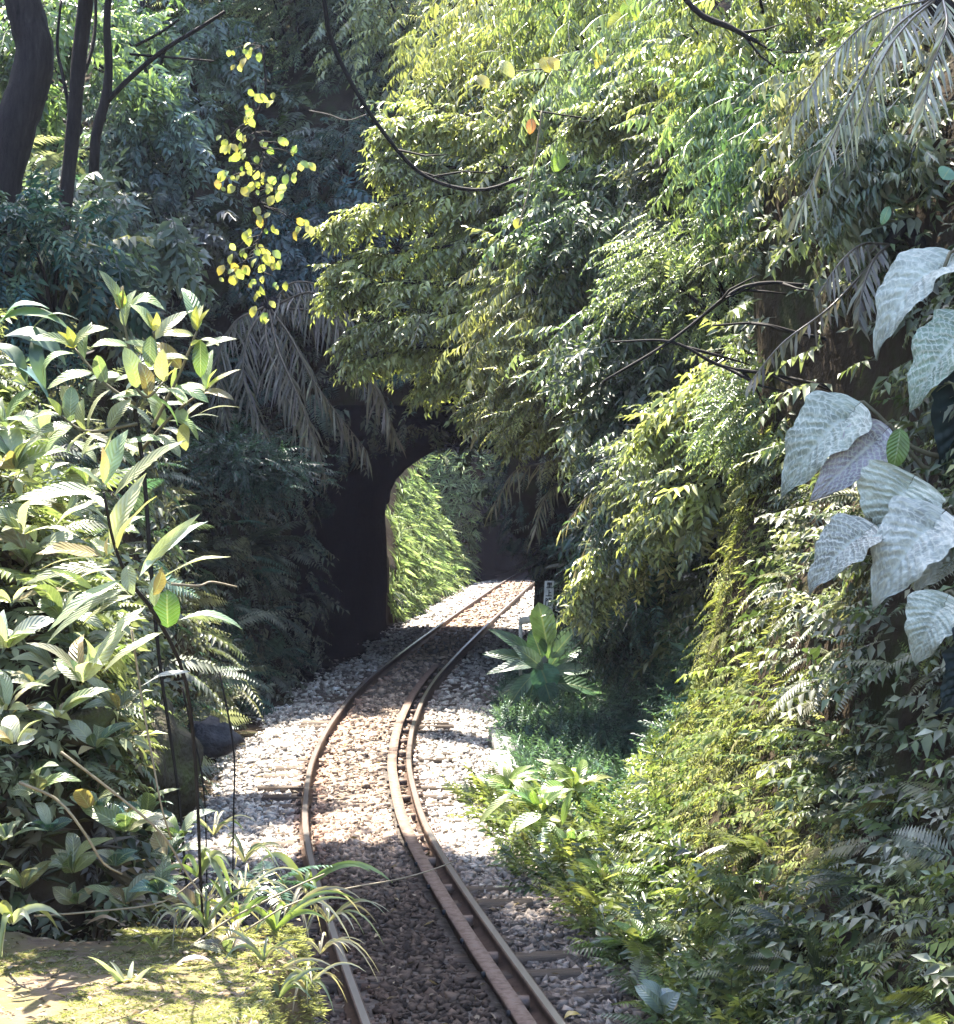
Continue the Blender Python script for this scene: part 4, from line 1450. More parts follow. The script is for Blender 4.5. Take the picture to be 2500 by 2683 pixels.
def palm_frond(parent, path, ll, col, n=34, hang=1.0, mat='leaf_dull', wide=.028, jit=.25):
    pts = spline([P(a, b, c) for a, b, c in path], n)
    tan = nrm(np.gradient(pts, axis=0))
    parts = [tube(pts, [pts[0][1] * .0008, .004], 4)]
    cols = [np.tile(np.array([.20, .16, .12]), (len(parts[0][0]), 1))]
    for i in range(2, n):
        t = i / (n - 1)
        side = nrm(np.cross(tan[i], np.array([0, 0, 1.])))
        l = ll * (.55 + .6 * math.sin(math.pi * (0.1 + .8 * t))) * random.uniform(.8, 1.1)
        for s in (-1, 1):
            if random.random() < .14:
                continue
            l = l * random.uniform(.6, 1.15)
            d = nrm(side * s * .55 + tan[i] * .5 + np.array([0, -.05, -hang]) + rng.normal(0, jit, 3) * .5)
            d2 = nrm(d + np.array([0, 0, -.5]))
            a = pts[i]
            bb = a + d * l * .55
            c = bb + d2 * l * .45
            wv = nrm(np.cross(d, np.array([.3, -1, .3]) + rng.normal(0, .4, 3))) * wide / 2
            V = np.array([a - wv * .5, a + wv * .5, bb - wv, bb + wv, c])
            T = np.array([(0, 1, 3), (0, 3, 2), (2, 3, 4)])
            parts.append((V, T))
            cols.append(np.tile(np.clip(np.array(col) * random.uniform(.5, 1.5) * (1, random.uniform(.85, 1.05), random.uniform(.7, 1.05)), 0, .9), (5, 1)))
    V, T = merge(parts)
    return mk("frond", V, T, M[mat], parent, col=np.vstack(cols))


palm = empty("date_palm", P(690, 870, 33.6), "drooping grey brown palm hanging over the left side of the tunnel mouth", "palm")
trunk_p = spline([P(670, 960, 34.6), P(680, 880, 34.2), P(700, 820, 33.6), P(720, 800, 33.2)], 8)
V, T = tube(trunk_p, [.24, .20, .16], 8, .12)
mk("trunk", V, T, M['bark'], palm)
for path, ll in [([(720, 800, 33.2), (830, 770, 32.4), (920, 900, 31.8), (1020, 1090, 31.4)], .85),
                 ([(715, 805, 33.2), (860, 830, 32.4), (960, 960, 31.9), (1035, 1140, 31.6)], .8),
                 ([(710, 810, 33.2), (760, 880, 32.3), (830, 1010, 31.7), (960, 1180, 31.4)], .75),
                 ([(700, 810, 33.2), (700, 900, 32.2), (750, 1040, 31.6), (850, 1230, 31.3)], .8),
                 ([(695, 810, 33.2), (650, 880, 32.4), (640, 1000, 31.9), (700, 1160, 31.6)], .75),
                 ([(690, 805, 33.2), (610, 850, 32.6), (570, 960, 32.2), (590, 1090, 32.0)], .7),
                 ([(710, 800, 33.3), (770, 740, 33.2), (860, 760, 33.0), (930, 850, 32.8)], .8),
                 ([(705, 810, 33.2), (730, 920, 32.0), (790, 1060, 31.3), (830, 1180, 31.0)], .7)]:
    palm_frond(palm, path, ll, (.19, .18, .155), 54, 1.0, wide=.034, jit=.4)

rattan = empty("silver_palm", P(2420, 20, 13.5), "silvery palm with long fronds sweeping down from the top right corner", "palm")
V, T = tube(spline([P(2560, 200, 14.4), P(2520, 80, 14.0), P(2440, 0, 13.5)], 7), [.12, .09], 7, .1)
mk("trunk", V, T, M['bark'], rattan)
for path, ll in [([(2440, 0, 13.5), (2330, 90, 13), (2230, 260, 12.8), (2090, 560, 12.6)], .42),
                 ([(2450, 0, 13.5), (2380, 60, 12.9), (2310, 160, 12.7), (2240, 330, 12.6)], .36),
                 ([(2470, -10, 13.4), (2480, 70, 12.8), (2440, 180, 12.6), (2420, 300, 12.5)], .34),
                 ([(2430, 0, 13.5), (2300, 40, 13.3), (2180, 150, 13.2), (2060, 330, 13.1)], .36)]:
    palm_frond(rattan, path, ll, (.42, .42, .35), 44, .75, 'leaf', .020)

for lab, root, paths, col in [
    ("pale feathery palm fronds hanging beside the tunnel's right edge", (1500, 1180, 27.5),
     [([(1500, 1180, 27.5), (1440, 1210, 27), (1350, 1235, 26.6), (1290, 1330, 26.4)], .42), ([(1500, 1180, 27.5), (1470, 1260, 26.9), (1430, 1300, 26.6), (1400, 1400, 26.4)], .38)], (.26, .25, .18)),
    ("pale arching palm fronds drooping above the sign post", (1720, 1260, 24.5),
     [([(1720, 1260, 24.5), (1640, 1290, 24.1), (1570, 1370, 23.8), (1510, 1490, 23.7)], .40), ([(1720, 1260, 24.5), (1640, 1250, 24.0), (1560, 1280, 23.8), (1470, 1390, 23.7)], .40),
      ([(1720, 1260, 24.5), (1690, 1340, 24.0), (1640, 1400, 23.8), (1590, 1500, 23.7)], .36)], (.30, .28, .20)),
    ("pale hanging palm fronds in the middle of the leafy slope", (1330, 900, 27.5),
     [([(1330, 900, 27.5), (1300, 960, 27.1), (1275, 1040, 26.9), (1250, 1140, 26.8)], .5), ([(1330, 900, 27.5), (1370, 960, 27.1), (1380, 1040, 26.9), (1370, 1120, 26.8)], .45)], (.33, .33, .18)),
    ("dead grey palm fronds in the dark hollow above the giant leaves", (2330, 640, 14.5),
     [([(2330, 640, 14.5), (2260, 640, 14.2), (2200, 690, 14), (2140, 780, 13.9)], .24), ([(2330, 640, 14.5), (2290, 680, 14.1), (2260, 760, 13.9), (2250, 850, 13.8)], .22),
      ([(2330, 640, 14.5), (2180, 800, 14.1), (2050, 900, 13.9), (1960, 1010, 13.8)], .2)], (.20, .18, .14))]:
    o = empty("palm_fronds", P(*root), lab, "palm", "palm fronds on the right slope")
    b = P(*root)
    g_ = to_bank(b)
    V, T = tube(spline([g_, (g_ + b) / 2 + (0, 0, .15), b], 8), [.07, .045], 6, .1)
    mk("trunk", V, T, M['bark'], o)
    for path, ll in paths:
        palm_frond(o, path, ll, col, 26, .8, 'leaf', .026)


# ------------------------------------------------------------------ leafy boughs and shrubs of the right slope
def bough(label, path, cols, n_side=13, reach=.8, size=(.28, .55), tpls=SPRAYS, rad=.035, mat='leaf', group="leafy boughs over the track"):
    pts = spline([P(a, b, c) for a, b, c in path], 18)
    o = empty("leafy_bough", pts[0], label, "bough", group)
    g_ = to_bank(pts[0])
    parts = [tube(pts, [rad, rad * .25], 5), tube(spline([g_, (g_ + pts[0]) / 2 + (0, 0, .2), pts[0]], 7), [rad * 1.5, rad], 5)]
    cl = Cloud()
    for i in range(3, 18):
        t = i / 17
        for k in range(n_side):
            ln = reach * (1.05 - .75 * t) * random.uniform(.3, 1)
            tang = nrm(pts[min(i + 1, 17)] - pts[i - 1])
            d = nrm(tang * random.uniform(.3, 1) + rng.normal(0, .6, 3) * np.array([1, 1, .55]) + np.array([-.15, -.1, -.12]))
            e = pts[i] + d * ln
            if k < 3:
                parts.append(tube(np.array([pts[i], (pts[i] + e) / 2 + (0, 0, .04), e]), [.010, .004], 3))
            s = random.uniform(*size)
            pos = np.array([e - d * s * .5])
            dd = d + np.array([-.15, -.1, -.35]) + rng.normal(0, .25, 3)
            cl.add(tpls, pos, frames(dd[None], np.array([[-.2, -.25, 1.]]) + rand_dirs(1, .25), s, s, s), palette(1, cols, .2))
    V, T = merge(parts)
    mk("branch", V, T, M['twig'], o)
    cl.build("foliage", M[mat], o)
    return o


LIT = [(.30, .34, .11), (.26, .31, .10), (.38, .39, .15), (.34, .37, .13)]
for path, cols, lab in [
    ([(1560, 330, 27), (1280, 320, 28), (1110, 310, 28.4), (1010, 325, 28.6)], LIT, "uppermost leafy bough reaching left below the arching bare vine's start"),
    ([(1560, 430, 27), (1250, 440, 28), (1090, 430, 28.4), (1020, 420, 28.6)], LIT + PALE, "leafy bough crossing behind the lowest part of the arching bare vine"),
    ([(1560, 480, 27), (1250, 500, 28), (1000, 545, 28.6), (880, 585, 28.8)], LIT, "leafy bough with its tip right of the yellow vine's middle"),
    ([(1560, 580, 27), (1200, 640, 28), (990, 670, 28.6), (885, 690, 28.8)], LIT, "leafy bough whose tip hangs just above the longest drooping bough"),
    ([(1640, 650, 26), (1250, 740, 27.6), (1000, 740, 28.4), (865, 765, 28.8)], LIT, "long leafy bough with its tip right of the yellow vine's lower end"),
    ([(1640, 760, 26), (1300, 820, 27.2), (1050, 840, 28), (920, 885, 28.6)], LIT + PALE, "leafy bough spreading above the tunnel beside the palm"),
    ([(1700, 840, 25.5), (1400, 930, 27), (1120, 910, 28), (940, 945, 28.4)], LIT, "bright leafy bough that hangs closest over the palm fronds"),
    ([(1640, 900, 25.5), (1350, 960, 27), (1220, 970, 27.8), (1110, 1005, 28.2)], LIT, "lime green bough whose tip hangs before the tunnel roof"),
    ([(1640, 960, 25.5), (1400, 1010, 26.8), (1300, 1030, 27.4), (1230, 1065, 27.8)], LIT, "lime green bough covering the upper edge of the tunnel opening"),
    ([(1660, 1050, 25), (1500, 1080, 26), (1410, 1100, 26.6), (1340, 1135, 27)], LIT, "lowest lime green bough drooping into the tunnel opening"),
    ([(1820, 1300, 22), (1680, 1400, 22.6), (1590, 1480, 23), (1530, 1570, 23.2)], LIT + PALE, "leafy bough with yellow tips above the broad leaved plant"),
    ([(1900, 1080, 20), (1780, 1140, 20.4), (1700, 1200, 20.8), (1640, 1270, 21)], PALE, "pale leafy bough hanging in the middle of the right slope"),
    ([(1950, 1250, 18.5), (1850, 1280, 19), (1760, 1300, 19.4), (1690, 1370, 19.6)], PALE + LIT, "pale leafy bough over the upper edge of the mossy bank"),
    ([(2050, 860, 18), (1930, 960, 18.6), (1830, 1030, 19), (1720, 1110, 19.4)], LIT, "yellow green bough below the two bare branches"),
    ([(1500, 60, 29), (1330, 120, 29.6), (1200, 190, 30), (1100, 230, 30.4)], LIT + PALE, "leafy bough reaching left from the top edge of the picture"),
    ([(1900, 90, 22), (1760, 170, 22.6), (1640, 260, 23), (1520, 300, 23.4)], LIT + PALE, "leafy bough with broad yellow leaves near the top right branch")]:
    bough(lab, path, cols, reach=.5 if path[-1][1] > 1000 and path[-1][0] < 1400 else .8)


def bush(label, px, py, Y, r, cols, n, size=(.4, .8), tpls=SPRAYS, lean=(-.45, -.15, -.55), mat='leaf', group="leafy shrubs on the right slope", flat=.8):
    c = P(px, py, Y)
    base = c + np.array([.35 * r, .5 * r, -.8 * r])
    o = empty("leafy_shrub", base, label, "shrub", group)
    g_ = to_bank(base)
    parts = [tube(spline([g_, (g_ + base) / 2 + (0, 0, .1), base + (0, 0, .02)], 6), [.05 * r + .02, .035 * r + .01], 5)]
    for k in range(6):
        e = c + nrm(rng.normal(0, 1, 3) + np.array([-.4, -.3, .2])) * r * .8
        parts.append(tube(spline([base, (base + e) / 2 + rng.normal(0, .12, 3) * r, e], 7), [.035 * r + .01, .008], 4))
    V, T = merge(parts)
    mk("branch", V, T, M['twig'], o)
    cl = Cloud()
    # leaves sit in clumps, so that the crown has gaps and dark hollows
    k = max(6, n // 26)
    cc = nrm(rng.normal(0, 1, (k, 3)) + np.array([-.25, -.45, .15])) * r * rng.uniform(.55, 1.0, (k, 1)) * (1, .8, flat)
    pick = rng.integers(0, k, n)
    off = rng.normal(0, .20 * r, (n, 3))
    pos = c + cc[pick] + off
    d = np.array(lean) + nrm(cc[pick]) * .5 + rand_dirs(n, .3)
    s = rng.uniform(size[0], size[1], n)
    tone = (.6 + .7 * rng.random((k, 1)))[pick]
    hue = np.array([random.uniform(.72, 1.12), 1.0, random.uniform(.8, 1.5)])
    cl.add(tpls, pos, frames(d, np.tile([-.25, -.3, 1.], (n, 1)) + rand_dirs(n, .3), s, s, s), np.clip(palette(n, cols, .15) * tone * hue, 0, .9))
    cl.build("foliage", M[mat], o)
    return o


for px, py, Y, r, cols, n, tp, lab in [
    (1150, 60, 36, 1.9, LIT + PALE, 420, SPRAYS, "sunlit shrub at the top edge right of the bare vine"),
    (960, 60, 40, 1.8, PALE + GREEN, 420, SPRAYS_FINE, "hazy pale shrub at the top edge beside the bare vine"),
    (760, 90, 41, 2.0, LIT + PALE, 420, SPRAYS_FINE, "sunlit yellowish shrub above the yellow vine"),
    (560, 60, 42, 2.0, PALE + GREEN, 400, SPRAYS, "pale shrub at the top edge between trunk and yellow vine"),
    (1380, 170, 31, 1.9, LIT + PALE, 520, SPRAYS_HANG, "shrub with yellow old leaves among white glinting leaves near the top"),
    (1650, 100, 27, 1.6, PALE + LIT, 480, SPRAYS_HANG, "shrub with broad lime leaves at the top of the slope"),
    (1300, 380, 31, 1.5, LIT + PALE, 420, SPRAYS, "sunlit shrub behind the arching bare vine"),
    (1530, 420, 28, 1.6, LIT + GREEN, 480, SPRAYS, "dense shrub right of where the bare vine ends"),
    (1790, 280, 24, 1.4, PALE + LIT, 480, SPRAYS_HANG, "sunlit shrub ridge falling from the top right branch"),
    (2030, 130, 21, 1.3, GREEN + LIT, 420, SPRAYS_HANG, "lime tipped shrub at the top right behind the silver palm"),
    (1330, 640, 29, 1.3, PALE + LIT, 420, SPRAYS, "pale shrub in the middle of the overhanging foliage"),
    (1600, 640, 26, 1.3, PALE + GREEN, 440, SPRAYS, "grey green shrub left of the dark gap on the slope"),
    (1830, 530, 22.5, 1.0, GREEN + DUSK, 320, SPRAYS, "darker shrub in the gap between two sunlit ridges"),
    (1980, 420, 20, 1.0, LIT + PALE, 380, SPRAYS_HANG, "sunlit shrub below the silver palm's longest frond"),
    (1880, 700, 21, .9, LIT, 360, SPRAYS_FINE, "lime green shrub above the curved bare branch"),
    (1480, 860, 26.5, 1.2, PALE + LIT, 420, SPRAYS_HANG, "pale drooping shrub left of the bare branches"),
    (1700, 880, 23.5, 1.0, PALE + GREEN, 380, SPRAYS, "shrub behind the crossing of the bare branches"),
    (1480, 1060, 26, .9, LIT, 340, SPRAYS_FINE, "lime shrub above the rock nose at the tunnel edge"),
    (1700, 1060, 23, .9, GREEN + PALE, 320, SPRAYS, "green shrub under the lower bare branch"),
    (2180, 380, 18, .9, PALE + GREEN, 320, SPRAYS_HANG, "shrub with white glinting leaves under the silver palm"),
    (2370, 330, 16, .8, PALE + DUSK, 280, SPRAYS_HANG, "shadowy shrub with hanging pale leaves at the right edge"),
    (2320, 480, 15, .65, PALE + GREEN, 200, SPRAYS_HANG, "sparse shrub with single bright leaves above the giant leaves"),
    (1860, 1180, 20, .7, PALE + LIT, 300, SPRAYS, "pale shrub on the shoulder of the mossy bank"),
    (2010, 1100, 17.5, .6, LIT + PALE, 240, SPRAYS_FINE, "small yellow green shrub beside the leftmost giant leaf"),
    (1740, 1290, 22.0, .8, GREEN + DUSK, 260, SPRAYS, "dim shrub behind the arching pale palm fronds"),
    (1680, 1430, 25.0, .7, GREEN + TEAL, 240, SPRAYS, "shaded shrub above the broad leaved plant"),
    (1640, 1640, 24.5, .6, TEAL + GREEN, 240, SPRAYS_FINE, "blue green shrub in the shaded hollow behind the mossy bank")]:
    bush(lab, px, py, Y, r, cols, int(n * 1.3), (.28, .56) if Y > 22 else (.2, .42), tp)

# large odd-coloured single leaves of the upper slope, each on its own twig
acc = empty("broad_leaf_vine", P(1660, 60, 24), "vine with a few broad lime and yellow leaves near the top of the slope", "vine")
V, T = tube(spline([P(1700, -20, 24.2), P(1640, 90, 24), P(1560, 180, 24), P(1420, 180, 24.2), P(1330, 190, 24.4)], 14), [.012, .006], 4)
mk("stem", V, T, M['twig'], acc)
for b, t, wd, c in [((1640, 0), (1660, 60), 60, (.30, .42, .04)), ((1660, 40), (1590, 75), 50, (.42, .48, .05)), ((1650, 70), (1600, 100), 40, (.5, .52, .06)),
                    ((1580, 110), (1565, 190), 30, (.55, .42, .08)), ((1420, 150), (1440, 190), 40, (.6, .45, .10)), ((1440, 150), (1460, 185), 34, (.55, .42, .09)),
                    ((1310, 160), (1345, 205), 36, (.6, .47, .13)), ((1250, 200), (1280, 230), 34, (.5, .45, .12)), ((1395, 310), (1388, 352), 26, (.5, .17, .05)),
                    ((1360, 570), (1352, 600), 24, (.6, .52, .06)), ((1480, 400), (1450, 450), 44, (.22, .33, .05))]:
    px_leaf(acc, b, t, wd, 23.6, c, shape='oval', nh=np.array([.1, -1, .5]))

# ------------------------------------------------------------------ yellow-leaved hanging vine
yv = empty("yellow_vine", P(690, 240, 27), "hanging vine with bright yellow round leaves above the tunnel", "vine")
yp = [(690, 120), (695, 240), (665, 330), (690, 420), (650, 480), (700, 560), (675, 640), (690, 720), (700, 830)]
V, T = tube(spline([P(a, b, 27) for a, b in yp], 30), [.018, .008], 5)
mk("stem", V, T, M['twig'], yv)
pts_y = [(680, 240), (720, 250), (660, 280), (650, 310), (630, 340), (610, 375), (640, 370), (590, 370), (700, 370), (735, 360), (765, 390), (650, 400), (640, 440), (680, 450), (720, 460),
         (750, 430), (790, 430), (805, 420), (590, 470), (620, 470), (650, 490), (680, 470), (710, 500), (740, 500), (690, 540), (670, 560), (720, 560), (780, 580), (792, 598), (680, 590),
         (700, 600), (650, 620), (680, 640), (620, 650), (700, 660), (720, 670), (600, 690), (640, 690), (680, 690), (720, 690), (590, 720), (660, 740), (680, 760), (690, 800), (700, 820),
         (735, 750), (575, 480), (605, 130), (655, 140), (615, 165), (650, 120), (760, 455), (630, 395), (665, 460), (700, 480), (655, 660), (690, 675), (705, 700), (625, 705), (670, 720)]
yspl = spline([P(a, b, 27) for a, b in yp], 60)
tw = []
for a, b in pts_y:
    q = P(a, b, 26.9)
    j = max(0, int(np.argmin(((yspl - q) ** 2).sum(1))) - 3)
    tw.append(tube(np.array([yspl[j], (yspl[j] + q) / 2 + (0, 0, .05), q]), [.007, .004], 4))
V, T = merge(tw)
mk("twig", V, T, M['twig'], yv)
for a, b in pts_y:
    for k in range(3 if random.random() < .6 else 2):
        a2, b2 = a + random.gauss(0, 11), b + random.gauss(0, 11)
        an = random.uniform(.6, 2.5)
        l = random.uniform(15, 34)
        c = rc([(.60, .57, .12), (.66, .62, .16), (.48, .52, .12), (.62, .64, .12), (.30, .40, .08), (.45, .5, .1), (.55, .42, .06)])
        px_leaf(yv, (a2, b2), (a2 + l * math.cos(an), b2 + l * math.sin(an)), l * .72, 26.9 + random.uniform(-.25, .25), c, shape='oval',
                nh=np.array([random.gauss(-.4, .5), -1, random.gauss(.5, .4)]), mat='leaf', nu=5, nv=3)

# ------------------------------------------------------------------ bare vines and branches
def branch(label, path, wpx, mat='twig', name="bare_branch", group="bare branches", twigs=0):
    Y = path[0][2]
    pts = spline([P(a, b, c) for a, b, c in path], 26)
    wv = np.array(wpx, float) * (.75 if name == 'bare_branch' else 1) * Y / F_PX / 2
    o = empty(name, pts[0], label, "branch" if name == "bare_branch" else "vine", group)
    V, T = tube(pts, wv, 6, .10)
    mk("limb", V, T, M[mat], o, smooth=True)
    for k in range(twigs):
        i = random.randrange(5, 24)
        d = nrm(pts[i + 1] - pts[i]) + rng.normal(0, .6, 3)
        l = random.uniform(.3, .8) * Y / 20
        e = pts[i] + nrm(d) * l
        V, T = tube(np.array([pts[i], (pts[i] + e) / 2 + rng.normal(0, .04, 3), e]), [wv[-1] * .8, wv[-1] * .3], 4)
        mk("twig", V, T, M[mat], o)
    return o


branch("black arching bare vine sweeping down from the top centre", [(845, -60, 21), (852, 20, 21), (870, 110, 21), (925, 225, 21), (1000, 340, 21), (1085, 440, 21), (1170, 485, 21), (1270, 497, 21), (1370, 465, 21)], [15, 11, 9], name="bare_vine", group=None, twigs=3)
branch("thin pale vine hanging straight down the middle of the leafy slope", [(1420, 290, 22), (1405, 400, 22), (1385, 500, 22), (1360, 590, 22)], [5, 4], 'drystem', "hanging_vine", None)
branch("bowed dark branch rising over the slope to the dark hollow", [(1580, 1000, 16), (1746, 901, 16), (1872, 804, 16), (1940, 755, 16), (2018, 741, 16), (2086, 746, 16), (2260, 758, 16)], [9, 13, 15], twigs=5)
branch("lower dark branch ending at the hairy grey leaves", [(1600, 896, 16), (1760, 896, 16), (1891, 959, 16), (2037, 984, 16), (2260, 1035, 16)], [7, 13, 18], twigs=5)
branch("short dark branch between the bowed and the lower branch", [(1867, 853, 16.2), (1989, 848, 16.2), (2110, 877, 16.2), (2260, 905, 16.2)], [7, 12, 16], twigs=3)
branch("thick dark branch slanting down from the top right edge", [(1770, -30, 19), (1840, 40, 19), (1910, 70, 19), (1985, 110, 19)], [18, 24, 14], twigs=3)
branch("thin dark branch under the silver palm fronds", [(2010, 365, 18), (2090, 335, 18), (2160, 300, 18), (2240, 270, 18)], [6, 10], twigs=2)
branch("thin dark branch crossing the top right foliage", [(1400, 290, 23), (1550, 310, 23), (1640, 300, 23), (1720, 310, 23)], [6, 8], twigs=3)
branch("pale thin twig left of the bare vine", [(810, 290, 30), (860, 300, 30), (910, 315, 30), (960, 300, 30)], [6, 4], 'bark_pale')
branch("dark twig hanging below the left trunks", [(200, 585, 24), (240, 570, 24), (300, 600, 24), (340, 680, 24), (355, 770, 24)], [9, 7], twigs=2)
branch("straight dead stick leaning in the dark hollow", [(2210, 760, 15), (2260, 810, 15), (2300, 850, 15)], [8, 9], 'bark_pale')
branch("dead stick poking up between the giant leaves", [(2250, 1170, 12.4), (2310, 1220, 12.4), (2360, 1270, 12.5)], [8, 10], 'twig')

# ------------------------------------------------------------------ trees on the left slope
def crown_cloud(boxes, cols, size, tpls, n_per):
    cl = Cloud()
    for (c, r) in boxes:
        c, r = np.array(c, float), np.array(r, float)
        n = n_per
        k = max(5, n // 22)
        cc = rng.normal(0, .42, (k, 3)) * r
        pos = c + cc[rng.integers(0, k, n)] + rng.normal(0, .16, (n, 3)) * r.max()
        d = rand_dirs(n, .8) + (0, 0, -.35)
        s = rng.uniform(size[0], size[1], n)
        cl.add(tpls, pos, frames(d, np.tile([0, 0, 1.], (n, 1)) + rand_dirs(n, .3), s, s, s), palette(n, cols, .2))
    return cl


def above(x, y, z, zc):
    """where a crown at height zc stands between the sun and the point (x, y, z)"""
    k = (zc - z) / SUN_DIR[2]
    return (x + SUN_DIR[0] * k, y + SUN_DIR[1] * k, zc)


def tree(label, trunk_px, wpx, limbs, crowns, cols, n_per=500, mat='bark', name="tree"):
    Y = trunk_px[0][2]
    pts = [P(a, b, c) for a, b, c in trunk_px]
    o = empty(name, pts[0], label, "tree", "trees on the left slope")
    top = pts[-1]
    allp = pts
    V, T = tube(spline(allp, 26), np.array(wpx) * Y / F_PX / 2, 10, .05)
    mk("trunk", V, T, M[mat], o, smooth=True)
    for path, wd in limbs:
        q = [P(a, b, c) if len(np.atleast_1d((a, b, c))) == 3 else None for a, b, c in path]
        V, T = tube(spline(q, 16), np.array(wd) * path[0][2] / F_PX / 2, 6, .08)
        mk("limb", V, T, M[mat], o, smooth=True)
    for c, r in crowns:
        e = np.array(c, float)
        V, T = tube(spline([top, (top + e) / 2 + rng.normal(0, .3, 3), e], 10), [wpx[-1] * Y / F_PX / 2 * .7, .03], 6, .08)
        mk("limb", V, T, M[mat], o, smooth=True)
    cl = crown_cloud(crowns, cols, (.5, .9), SPRAYS_THIN, int(n_per * .7))
    cl.build("crown", M['leaf'], o)
    return o


tree("thick dark trunk curving up at the left picture edge", [(-30, 620, 19), (5, 450, 19), (40, 330, 19), (75, 230, 19), (92, 140, 19), (75, 60, 19), (45, -60, 19)], [120, 105, 92],
     [([(20, 400, 19), (60, 320, 19.2), (105, 270, 19.4), (120, 255, 19.5)], [22, 14])],
     [(above(.2, 10.6, 0, 11.5), (1.2, .9, .7)), (above(-.2, 12.4, 0, 12.5), (1.3, 1.0, .7)), (above(-.6, 14.2, 0, 12), (1.3, 1.0, .7)), (above(-.9, 15.9, 0, 12.5), (1.3, .8, .7)),
      (above(2.7, 10.5, 1.0, 12.5), (1.0, 1.0, .7)), (above(3.2, 11.6, 2.0, 13), (.9, .9, .7))], GREEN, 620)
tree("slim straight dark trunk beside the thick curved one", [(150, 1000, 21.5), (158, 760, 21.2), (165, 600, 21), (180, 450, 21), (195, 300, 21), (208, 150, 21), (225, 0, 21), (240, -150, 21)], [36, 36, 38, 40],
     [([(200, 230, 21), (235, 150, 21.2), (250, 60, 21.4), (250, -60, 21.6)], [14, 9]), ([(190, 330, 21), (165, 200, 21.2), (150, 120, 21.3), (160, 0, 21.4)], [12, 8])],
     [((-5.6, 21.5, 13.6), (1.4, 1.2, 1.0))], GREEN, 400)
tree("forked small dark tree right of the slim trunk", [(235, 800, 24.6), (243, 560, 24.2), (248, 400, 24), (255, 340, 24), (278, 250, 24), (285, 170, 24), (280, 60, 24), (290, -60, 24)], [26, 26, 16],
     [([(276, 270, 24), (340, 205, 24), (430, 130, 24), (520, 75, 24), (590, 30, 24)], [16, 13, 9]), ([(340, 142, 24), (420, 148, 24), (500, 155, 24), (560, 160, 24)], [7, 5]),
      ([(355, 120, 24), (420, 85, 24), (470, 50, 24)], [9, 6])],
     [((-5.5, 25.5, 12.6), (1.0, 1.0, .8))], GREEN + LIT, 260)
tree("leafy tree on the slope above the tunnel's left shoulder", [(330, 330, 38), (340, 200, 38), (370, 40, 38), (380, -120, 38)], [16, 15, 12], [],
     [(above(x, y, z, zc + 1.2), (1.5, 1.3, .8)) for x, y, z, zc in [(-3, 30.2, 0, 15), (-1.4, 30.0, 0, 15.6), (.2, 30.4, 0, 15.4), (-2.2, 31.6, 0, 15.6), (-.4, 31.8, 0, 15.2), (1.2, 32, 0, 15.2), (-2, 32.8, 0, 15.5), (0, 33, 0, 15.5)]], GREEN, 1000)

for i, (px, py, Y, r, cols, lab) in enumerate([
    (330, 120, 33, 1.2, LIT + PALE, "sunlit bush behind the slim dark trunk"),
    (120, 160, 30, 1.2, LIT + GREEN, "bright bush showing between the two dark trunks"),
    (450, 180, 37, 1.4, PALE + GREEN, "hazy bush behind the forked tree's long limb"),
    (50, 690, 18.2, .7, TEAL + PALE, "blue green bush at the foot of the thick curved trunk"),
    (190, 760, 19.5, .75, TEAL + PALE, "dim bush at the foot of the slim trunk"),
    (290, 620, 22.5, .8, DUSK + PALE, "grey bush at the foot of the forked small tree"),
    (420, 420, 34, 1.4, DUSK + PALE, "grey green bush in the shade left of the yellow vine"),
    (380, 640, 32, 1.2, DUSK + PALE, "pale grey bush above the glossy shrub"),
    (880, 480, 37, 1.4, TEAL + DUSK, "bluish bush in the shade right of the yellow vine"),
    (850, 690, 36, 1.2, DUSK + TEAL, "dark bush directly above the tunnel roof")]):
    bush(lab, px, py, Y, r, cols, 330, (.35, .7), SPRAYS_FINE if i in (3, 8) else SPRAYS, lean=(0, -.3, -.5), group="bushes on the left slope", mat='leaf' if i < 3 else 'leaf_dull')

